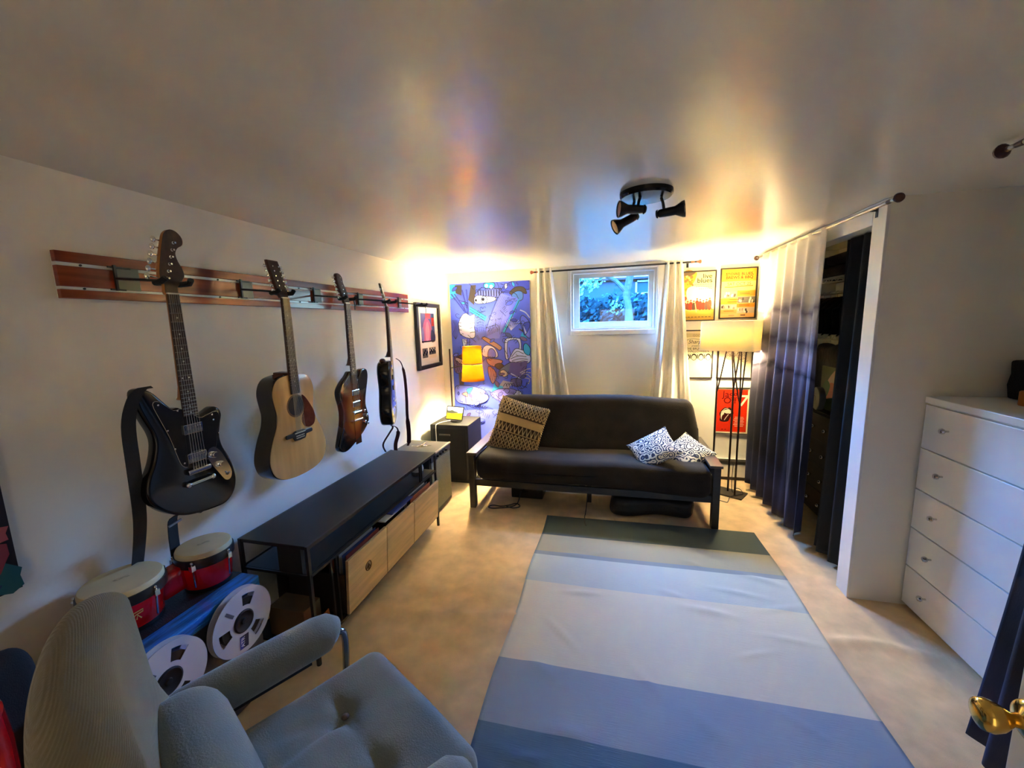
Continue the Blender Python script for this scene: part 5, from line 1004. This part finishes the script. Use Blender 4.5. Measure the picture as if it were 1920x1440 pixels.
for k, (y, cn, c) in enumerate(((3.46, 'black denim', (.006, .006, .008)), (3.57, 'black cotton', (.005, .005, .006)), (3.68, 'very dark green', (.005, .009, .005)), (3.79, 'black wool', (.006, .005, .006)), (3.90, 'dark navy', (.005, .006, .012)), (4.01, 'black leather', (.005, .005, .005)), (4.12, 'dark brown', (.010, .006, .005)), (4.23, 'charcoal', (.01, .01, .01)))):
    garment('hanging_garment', mat('garment_%d' % k, c, .95, bump=.4, bscale=50), y, 1.78, 1.765, 1.525, .17, '%s garment on the closet rail between the two wire shelves' % cn)['group'] = 'hanging garments'
# black panel drawn back against the white jamb
curtain_panel('closet_drape', lerp((1.405, 3.03), (1.43, 2.68)), lerp((1.385, 3.05), (1.44, 2.68)), 2.075, .03, M_blackcloth, 3, .02, .028, 'black cloth panel hanging inside the closet beside the white jamb', 'curtain', n=60)
M_nyl = mat('black_nylon', (.006, .006, .007), .6, bump=.5, bscale=25)
M_chest = mat('black_chest', (.004, .004, .004), .6, spec=.2)
o_ = (1.80, 3.66, 0); t = thing('black_chest', 'black chest with small shiny knobs standing inside the closet', 'chest', o_); b = MB(o_); b.bx(1.62, 1.95, 3.24, 4.28, .02, .86); b.build('body', M_chest, t, 0, bevel=.004)
for k, (z0, z1) in enumerate(((.64, .84), (.44, .63), (.24, .43), (.05, .23))):
    b = MB(o_); b.bx(1.606, 1.62, 3.25, 4.27, z0, z1); d = b.build('drawer', M_chest, t, 0, bevel=.002)
    for y in (3.48, 3.66): b = MB(o_); b.cyl((1.606, y, (z0+z1)/2), (1.588, y, (z0+z1)/2), .006, n=8); b.ball((1.580, y, (z0+z1)/2), .014, n=8); b.build('knob', M_chrome, d)
b = MB(); b.rbox((0, 0, 0), (.07, .28, .26), .06, 8, lambda p: (p[0]+.02*math.sin(9*p[1]), p[1], p[2]*(1-.15*math.sin(7*p[1]+1)))); o = b.build('duffel_bag', M_nyl, None, 180, weld=True); o.location = (1.87, 4.02, 1.135); tag(o, 'black duffel bag on the closet chest behind the tin and book', 'bag')
# things on the chest
o_ = (1.66, 3.70, .865); t = thing('round_tin', 'round grey lidded tin with faint lettering standing on edge in the closet', 'tin', o_); b = MB(o_); b.lathe([(.088, 0), (.092, .004), (.092, .04), (.088, .044)], (1.645, 3.70, .958), (-1, .12, 0), 36); b.build('tin', mat('grey_tin', S(120, 116, 110), .5), t)
a = Art(lambda u, v, w: (1.6005-w-.0+.12*u*0, 3.70-u, .958+v), .0005, .0002, off=o_); a.text('TIN', 0, -.02, .06, S(70, 62, 60), .01); a.build('faded_lettering', M_paint, t, 0)
o_ = (1.75, 3.78, .865); t = thing('picture_book', 'bright orange, green and violet picture book standing on the closet chest', 'book', o_); b = MB(o_); b.bx(1.74, 1.76, 3.60, 3.95, .866, 1.20); b.build('cover', mat('book_cover', S(60, 60, 40), .5), t, 0)
a = Art(lambda u, v, w: (1.74-w, 3.95-u, .866+v), .0005, .0001, off=o_); a.rect(0, 0, .35, .334, S(90, 96, 44)); a.shape([(.10, .20), (.22, .32), (.34, .32), (.34, .2), (.22, .17)], S(190, 132, 110)); a.shape([(.08, .08), (.14, .2), (.26, .19), (.34, .1), (.22, .06)], S(204, 84, 24)); a.shape([(.02, .12), (.08, .22), (.15, .18), (.1, .08)], S(70, 110, 40)); a.shape([(.08, .01), (.1, .06), (.3, .06), (.34, .01)], S(124, 82, 150)); a.disc(.24, .14, .035, S(226, 110, 30)); a.build('cover_picture', M_paint, t, 0)
b = MB(); b.bx(-.05, .05, -.11, .11, -.03, .03); o = b.build('yellow_box', mat('mustard_card', S(196, 138, 40), .6), None, 0, bevel=.003); o.location = (1.69, 3.73, 1.05+.2); bpy.data.objects.remove(o)
b = MB(); b.rbox((0, 0, 0), (.05, .16, .05), .04, 6, lambda p: (p[0], p[1], p[2]+.012*math.sin(20*p[1]))); o = b.build('green_cloth', mat('olive_cloth', S(86, 92, 30), .9, bump=.5, bscale=40), None, 180, weld=True); o.location = (1.68, 3.52, .914); tag(o, 'crumpled olive green cloth in front of the picture book in the closet', 'clothes')
# ------------------------------------------------------------------ dresser in the alcove
DX, DY0, DY1, DZ = 1.585, 1.70, 2.512, 1.192
M_dress = mat('white_dresser_paint', S(228, 226, 222), .35)
o_ = (1.82, 2.1, 0); t = thing('dresser', 'tall white five drawer dresser with glass knobs in the right alcove', 'dresser', o_)
b = MB(o_); b.bx(DX+.018, 2.06, DY0, DY1, .03, DZ-.034); b.build('carcass', M_dress, t, 0, bevel=.002)
b = MB(o_); b.bx(DX+.04, 2.05, DY0+.01, DY1-.01, 0, .03); b.build('plinth', mat('plinth_grey', S(90, 82, 78), .6), t, 0)
b = MB(o_); b.bx(DX-.004, 2.065, DY0-.008, DY1, DZ-.034, DZ); b.build('top', M_dress, t, 0, bevel=.003)
zs = [.030, .252, .472, .692, .918, DZ-.040]
MGK = mat('crystal_knob', (.6, .6, .6), .08, .9)
for k in range(5):
    b = MB(o_); b.bx(DX, DX+.018, DY0+.004, DY1-.004, zs[k]+.003, zs[k+1]-.003); d = b.build('drawer', M_dress, t, 0, bevel=.002)
    for y in (2.345, 1.865): b = MB(o_); zc = (zs[k]+zs[k+1])/2+.012; b.cyl((DX, y, zc), (DX-.016, y, zc), .005, n=8); b.lathe([(.006, 0), (.013, .006), (.015, .012), (.012, .02), (.006, .022)], (DX-.014, y, zc), (-1, 0, 0), 10); b.build('knob', MGK, d, 20)
b = MB(); b.rbox((0, 0, 0), (.075, .07, .095), .012, 6, lambda p: (p[0]+.004*math.sin(60*p[2]), p[1]+.004*math.sin(55*p[0]+20*p[2]), p[2]))
o = b.build('woven_basket', mat('black_brown_weave', (.016, .013, .012), .9, bump=1, bscale=120), None, 180, weld=True); o.location = (1.965, 2.42, DZ+.095); tag(o, 'dark woven block shaped basket on top of the white dresser', 'basket')
o_ = (1.83, 2.285, DZ); t = thing('orange_candle', 'small orange candle on the dresser at the right edge', 'candle', o_); b = MB(o_); b.lathe([(.036, 0), (.038, .004), (.038, .062), (.033, .066)], o_, n=24); b.build('wax', mat('orange_wax', S(214, 122, 24), .45), t); b = MB(o_); b.cyl((1.83, 2.285, DZ+.064), (1.83, 2.285, DZ+.078), .0015, n=6); b.build('wick', M_black_metal, t)
# ------------------------------------------------------------------ door at the right edge with brass knob
dr = struct(thing('door_1', 'x', 'door', (.622, .722, 0), math.radians(-2))); del dr['label'], dr['category']
b = MB(); b.bx(0, .036, -.78, 0, .012, 2.03); b.build('door_panel', mat('cream_door', S(220, 212, 196), .4), dr, 0, bevel=.002)
b = MB(); zk = 1.0; yk = -.024
b.lathe([(.030, 0), (.028, .004), (.02, .008), (.0105, .012), (.0095, .022), (.013, .027), (.020, .038), (.0235, .050), (.0215, .060), (.012, .065), (.003, .066)], (0, yk, zk), (-1, 0, 0), 32); b.build('door_knob', M_brass, dr, 60)
b = MB(); b.lathe([(.030, 0), (.028, .004), (.02, .008), (.0105, .012), (.0095, .022), (.013, .027), (.020, .038), (.0235, .050), (.0215, .060), (.012, .065), (.003, .066)], (.036, yk, zk), (1, 0, 0), 32); b.build('door_knob', M_brass, dr, 60)
b = MB(); b.bx(.006, .03, -.001, .002, zk-.03, zk+.03); b.build('latch_plate', M_brass, dr, 0)
# ------------------------------------------------------------------ armchair in the foreground
M_vel = mat('sage_velvet', S(126, 128, 116), .75, var=.12, vscale=7, bump=.25, bscale=220, sheen=.5)
M_cord = mat('sage_corduroy', S(124, 118, 98), .85, var=.10, vscale=9, sheen=.4); N = M_cord.node_tree.nodes; L = M_cord.node_tree.links
t_ = N.new('ShaderNodeTexCoord'); wv = N.new('ShaderNodeTexWave'); wv.bands_direction = 'Y'; wv.inputs['Scale'].default_value = 105; wv.inputs['Distortion'].default_value = 1.2; wv.inputs['Detail Scale'].default_value = 2; mp = N.new('ShaderNodeMapping'); mp.inputs['Rotation'].default_value = (math.radians(45), 0, 0); bn = N.new('ShaderNodeBump'); bn.inputs['Strength'].default_value = .3; bn.inputs['Distance'].default_value = .004
L.new(t_.outputs['Object'], mp.inputs[0]); L.new(mp.outputs[0], wv.inputs['Vector']); L.new(wv.outputs['Fac'], bn.inputs['Height']); L.new(bn.outputs[0], N['Principled BSDF'].inputs['Normal'])
ch = thing('armchair', 'sage grey velvet armchair with corduroy back in the near left foreground', 'armchair', (-.735, .807, 0), math.radians(-29.5))
def seat_(p):
    x, y, z = p
    if z > 0:
        for bx_, by_ in ((-.12, .075), (.12, .075)):
            d2 = (x-bx_)**2+(y-by_)**2; z -= .022*math.exp(-d2/.0018)+.014*math.exp(-d2/.02)
            if y < by_: z -= .016*math.exp(-((x-bx_-.10*(by_-y))/.016)**2)*min(1, (by_-y)/.03); z -= .010*math.exp(-((x-bx_+.35*(by_-y))/.018)**2)*min(1, (by_-y)/.03)*math.exp(-((by_-y)/.2)**2)
            z -= .012*math.exp(-((y-by_)/.016)**2-((abs(x-bx_)-.05)/.05)**2)
        z += .006*math.sin(9*x+3*y)
    return (x, y, z)
b = MB(); b.rbox((0, -.005, .365), (.30, .29, .085), .055, 30, seat_); b.build('seat_cushion', M_vel, ch, 180, weld=True)
for x in (-.12, .12): b = MB(); b.ball((x, .075, .414), .012, (1, 1, .55), 8); b.build('button', mat('brown_button', S(104, 84, 62), .8), ch)
def rest(p):
    x, y, z = p; ta = math.radians(4); k = 1-.10*max(0, z/.33)**2
    y2 = y-.03*(x/.33)**2*-1+(.045*math.exp(-((z+.18)/.11)**2) if y > 0 else 0)
    z2 = z-.035*(abs(x)/.33)**3*(1 if z > 0 else 0)
    X_, Y_ = x*k+.34, y2*math.cos(ta)-z2*math.sin(ta); rb = math.radians(-1)
    return (X_*math.cos(rb)-Y_*math.sin(rb)-.34, X_*math.sin(rb)+Y_*math.cos(rb), z2*math.cos(ta)+y2*math.sin(ta))
b = MB(); b.rbox((0, -.405, .72), (.345, .056, .325), .054, 16, rest); b.build('backrest', M_cord, ch, 180, weld=True)
b = MB(); b.rbox((0, -.275, .55), (.285, .085, .15), .075, 12, lambda p: (p[0], p[1]-.22*p[2]+.02*math.cos(4*p[0]), p[2])); b.build('lumbar_cushion', M_vel, ch, 180, weld=True)
for sx in (-1, 1):
    ax_ = sx*.365
    b = MB(); b.tube([(ax_, -.33+.0, .50), (ax_, -.325, .525), (ax_, -.28, .538), (ax_, -.1, .542), (ax_, .09, .542), (ax_, .13, .538), (ax_, .15, .53), (ax_, .156, .522)], [.03, .055, .064, .066, .066, .062, .048, .024], 20); b.build('armrest', M_vel, ch, 180)
    b = MB(); b.tube(spline([(ax_, .10, .50), (ax_, .168, .515), (ax_, .19, .48), (ax_, .185, .36), (ax_, .17, .2), (ax_, .16, .03)], 5, False), .012, 12); b.tube(spline([(ax_, -.30, .49), (ax_, -.32, .35), (ax_, -.32, .03)], 5, False), .012, 12); b.tube([(ax_, .16, .018), (ax_, -.32, .018)], .014, 12); b.build('arm_frame', mat('blue_grey_chrome', (.30, .34, .42), .2, 1), ch)
    b = MB(); b.bx(ax_-.035, ax_+.035, -.2, .06, .475, .49); b.build('arm_bracket', M_black_metal, ch, 0)
b = MB(); b.bx(-.35, .35, -.22, .2, .262, .285); b.tube([(-.365, .1, .27), (.365, .1, .27)], .012, 10); b.tube([(-.365, -.2, .27), (.365, -.2, .27)], .012, 10); b.build('seat_frame', M_black_metal, ch, 0)
# ------------------------------------------------------------------ tape deck with two reels, bongos on top
TX0, TX1, TY0, TY1, TZ = -1.885, -1.505, .80, 1.305, .558
M_deck = mat('black_deck', (.02, .018, .022), .45, bump=.3, bscale=200)
M_bluep = mat('blue_brushed_paint', S(26, 110, 190), .4, var=.6, vscale=4, bump=.4, bscale=14, stretch=(12, 1.2, 12))
o_ = (-1.70, 1.05, 0); t = thing('tape_deck', 'black open reel tape deck with a blue painted top edge below the bongos', 'tape deck', o_)
b = MB(o_); b.bx(TX0, TX1-.006, TY0+.004, TY1-.004, .02, TZ-.05); b.build('case', M_deck, t, 0, bevel=.004)
b = MB(o_); b.bx(TX1-.085, TX1+.010, TY0, TY1, TZ-.05, TZ+.0015); b.build('painted_edge', M_bluep, t, 0, bevel=.006)
b = MB(o_); b.bx(TX0, TX1-.085, TY0, TY1, TZ-.05, TZ); b.build('top_panel', M_deck, t, 0)
b = MB(o_); b.bx(TX1-.006, TX1, TY0+.012, TY1-.012, .03, TZ-.055); b.build('face_plate', mat('grey_face_plate', S(92, 88, 92), .4, .4), t, 0)
for y in (.885, 1.175): b = MB(o_); b.cyl((TX1, y, .445), (TX1+.019, y, .445), .012, n=16); b.build('spindle', M_chrome, t)
for y in (.92, 1.0, 1.08, 1.16): b = MB(o_); b.lathe([(.016, 0), (.014, .018)], (TX1, y, .10), (1, 0, 0), 16); b.build('knob', mat('black_plastic'), t)
M_reel = mat('white_reel', S(206, 204, 216), .3)
def reel(yc, zc, rot, label, sticker=False):
    o_ = (TX1+.04, yc, zc); t = thing('tape_reel', label, 'tape reel', o_, 0, 'tape reels on the deck')
    R = .1335; n = 120
    holes = [rot+k*PI*2/3 for k in range(3)]
    def inhole(a): 
        for h in holes:
            d = (a-h+PI) % (2*PI)-PI
            if abs(d) < .30: return True
        return False
    for x0 in (.022, .050):
        b = MB(); rs = [.045, .062, .108, R]
        for k in range(n):
            a0, a1 = 2*PI*k/n, 2*PI*(k+1)/n; am = (a0+a1)/2; hole = inhole(am)
            for i in range(3):
                if i == 1 and hole: continue
                p = [(0, rs[i+j]*math.cos(a), rs[i+j]*math.sin(a)) for a, j in ((a0, 0), (a0, 1), (a1, 1), (a1, 0))]
                b.add([(x0-.04+q_[0], q_[1], q_[2]) for q_ in p], [(0, 1, 2, 3)])
        b.build('flange', M_reel, t, 0, solid=.002, weld=True)
    b = MB(); b.lathe([(.045, -.02), (.045, .004)], (0, 0, 0), (1, 0, 0), 36); b.build('hub', mat('white_plastic'), t)
    b = MB(); b.lathe([(.0455, .0), (.0455, .013), (.040, .016), (.030, .010), (.012, .010), (.010, .016), (.001, .017)], (0, 0, 0), (1, 0, 0), 36); b.build('hub_clamp', mat('dark_hub', (.015, .014, .018), .35), t)
    b = MB(); b.lathe([(.092, -.015), (.092, .006)], (0, 0, 0), (1, 0, 0), 48); b.build('tape_pack', mat('brown_tape', (.02, .014, .012), .3), t)
    a = Art(lambda u, v, w: (.0115+w, u, v), 0, .0004); ang = rot+PI/3*1.02 if sticker else rot+PI*.36
    u0 = (math.cos(ang), math.sin(ang)); pr = (-u0[1], u0[0])
    P = lambda r, s_: (u0[0]*r+pr[0]*s_, u0[1]*r+pr[1]*s_)
    a.poly([P(.062, -.006), P(.062, .006), P(.108, .006), P(.108, -.006)], S(92, 90, 104))
    a.build('label_strip', M_paint, t, 0)
    if sticker:
        a = Art(lambda u, v, w: (.0115+w, u, v), 0, .0004); an2 = -.5*PI-.12; u0 = (math.cos(an2), math.sin(an2)); pr = (-u0[1], u0[0]); P = lambda r, s_: (u0[0]*r+pr[0]*s_, u0[1]*r+pr[1]*s_)
        a.poly([P(.058, -.020), P(.058, .020), P(.112, .020), P(.112, -.020)], S(34, 36, 60)); a.poly([P(.062, -.020), P(.062, -.004), P(.112, -.004), P(.112, -.020)], S(62, 72, 160))
        c = P(.085, -.005); a.text('ATR', c[0]+.006, c[1], .022, S(214, 214, 230), .02, rot=an2+PI); a.build('sticker', M_paint, t, 0)
    return t
reel(.885, .445, math.radians(62), 'white tape reel half hidden by the armchair, nearer of the two on the deck')
reel(1.175, .445, math.radians(70), 'white tape reel with a small blue sticker, farther of the two on the deck', True)
M_red = mat('red_drum_lacquer', S(196, 8, 14), .22, coat=.6); M_skin = mat('drum_skin', S(206, 190, 150), .6, var=.06, vscale=10)
def drum(root_o, t, c, r, zt, zb):
    b = MB(root_o); b.lathe([(r*.80, zb), (r*.86, zb+.02), (r*.96, zt-.05), (r*.965, zt-.03)], (c[0], c[1], 0), n=44); sh = b.build('shell', M_red, t)
    b = MB(root_o); b.lathe([(r*.975, zt-.062), (r*1.03, zt-.058), (r*1.045, zt-.035), (r*1.03, zt-.022), (r*.97, zt-.022)], (c[0], c[1], 0), n=44, caps=False); b.build('rim', mat('black_rim', (.012, .012, .014), .3), t)
    b = MB(root_o); b.lathe([(r*.985, zt-.03), (r*.985, zt-.010), (r*.95, zt-.002), (r*.88, zt), (.001, zt+.001)], (c[0], c[1], 0), n=44); h = b.build('drum_head', M_skin, t)
    a = Art(lambda u, v, w: (c[0]+u*.4+v*.2, c[1]+u*.9-v*.1, zt+.0012+w), .0006, .0003, off=root_o); a.stroke(spline([(-.022, -.01), (-.01, .02), (.008, -.005), (.022, .02)], 4, False), .006, S(96, 86, 66)); a.stroke([(-.02, -.03), (.02, -.03)], .006, S(110, 100, 78)); a.build('head_mark', M_paint, h, 0)
    for k in range(5):
        an = math.radians(-62+72*k); x, y = c[0]+r*1.06*math.cos(an), c[1]+r*1.06*math.sin(an)
        b = MB(root_o); b.tube([(x, y, zt-.03), (x, y, zt-.045), (c[0]+r*1.0*math.cos(an), c[1]+r*1.0*math.sin(an), zb+.035)], .0035, 8); b.ball((x, y, zt-.030), .006, n=6); b.bx(x-.008, x+.008, y-.008, y+.008, zt-.062, zt-.040); b.build('tension_lug', M_chrome, sh)
    b = MB(root_o); b.lathe([(r*.82, zb-.004), (r*.84, zb+.012), (r*.80, zb+.014)], (c[0], c[1], 0), n=44, caps=False); b.build('bottom_ring', mat('black_rim'), t)
o_ = (-1.70, 1.10, TZ); t = thing('bongo_drums', 'pair of red bongo drums with cream heads on the tape deck', 'bongos', o_)
drum(o_, t, (-1.735, .965), .120, .735, .564); drum(o_, t, (-1.672, 1.222), .100, .735, .564)
b = MB(o_); b.rbox((-1.704, 1.098, .64), (.035, .05, .05), .01, 4); b.build('centre_block', M_red, t, 60)
a = Art(lambda u, v, w: (-1.735+.111*math.cos(-.35+u/.115)+w*.8, .965+.111*math.sin(-.35+u/.115), .63+v), .0035, .0004, off=o_); GO = S(214, 180, 110)
a.stroke([(-.02, -.012), (-.008, .012), (.022, .016), (.020, .008), (-.002, .004), (-.014, -.012)], .004, GO); a.stroke([(0, -.014), (.004, .002), (.014, -.014)], .004, GO); a.build('gold_emblem', M_paint, t, 0)
# ------------------------------------------------------------------ gig bag and red drum at the far left edge
b = MB(); b.rbox((0, 0, 0), (.05, .13, .32), .045, 10, lambda p: (p[0]-.10*p[2], p[1]*(1-.22*max(0, p[2]/.3)), p[2]*1.1)); o = b.build('gig_bag', M_blackcloth, None, 180, weld=True); o.location = (-1.70, .60, .352); tag(o, 'black padded bag standing behind the armchair back', 'bag')
o_ = (-1.48, .375, 0); t = thing('red_drum', 'red lacquered drum shell just showing at the lower left edge', 'drum', o_); b = MB(o_); b.lathe([(.15, .03), (.16, .2), (.165, .66), (.16, .74), (.13, .775), (.04, .785)], (-1.48, .375, 0), n=48); b.build('shell', M_red, t); b = MB(o_); b.lathe([(.14, 0), (.155, .004), (.155, .03)], (-1.48, .375, 0), n=48); b.build('bottom_ring', mat('black_rim'), t)
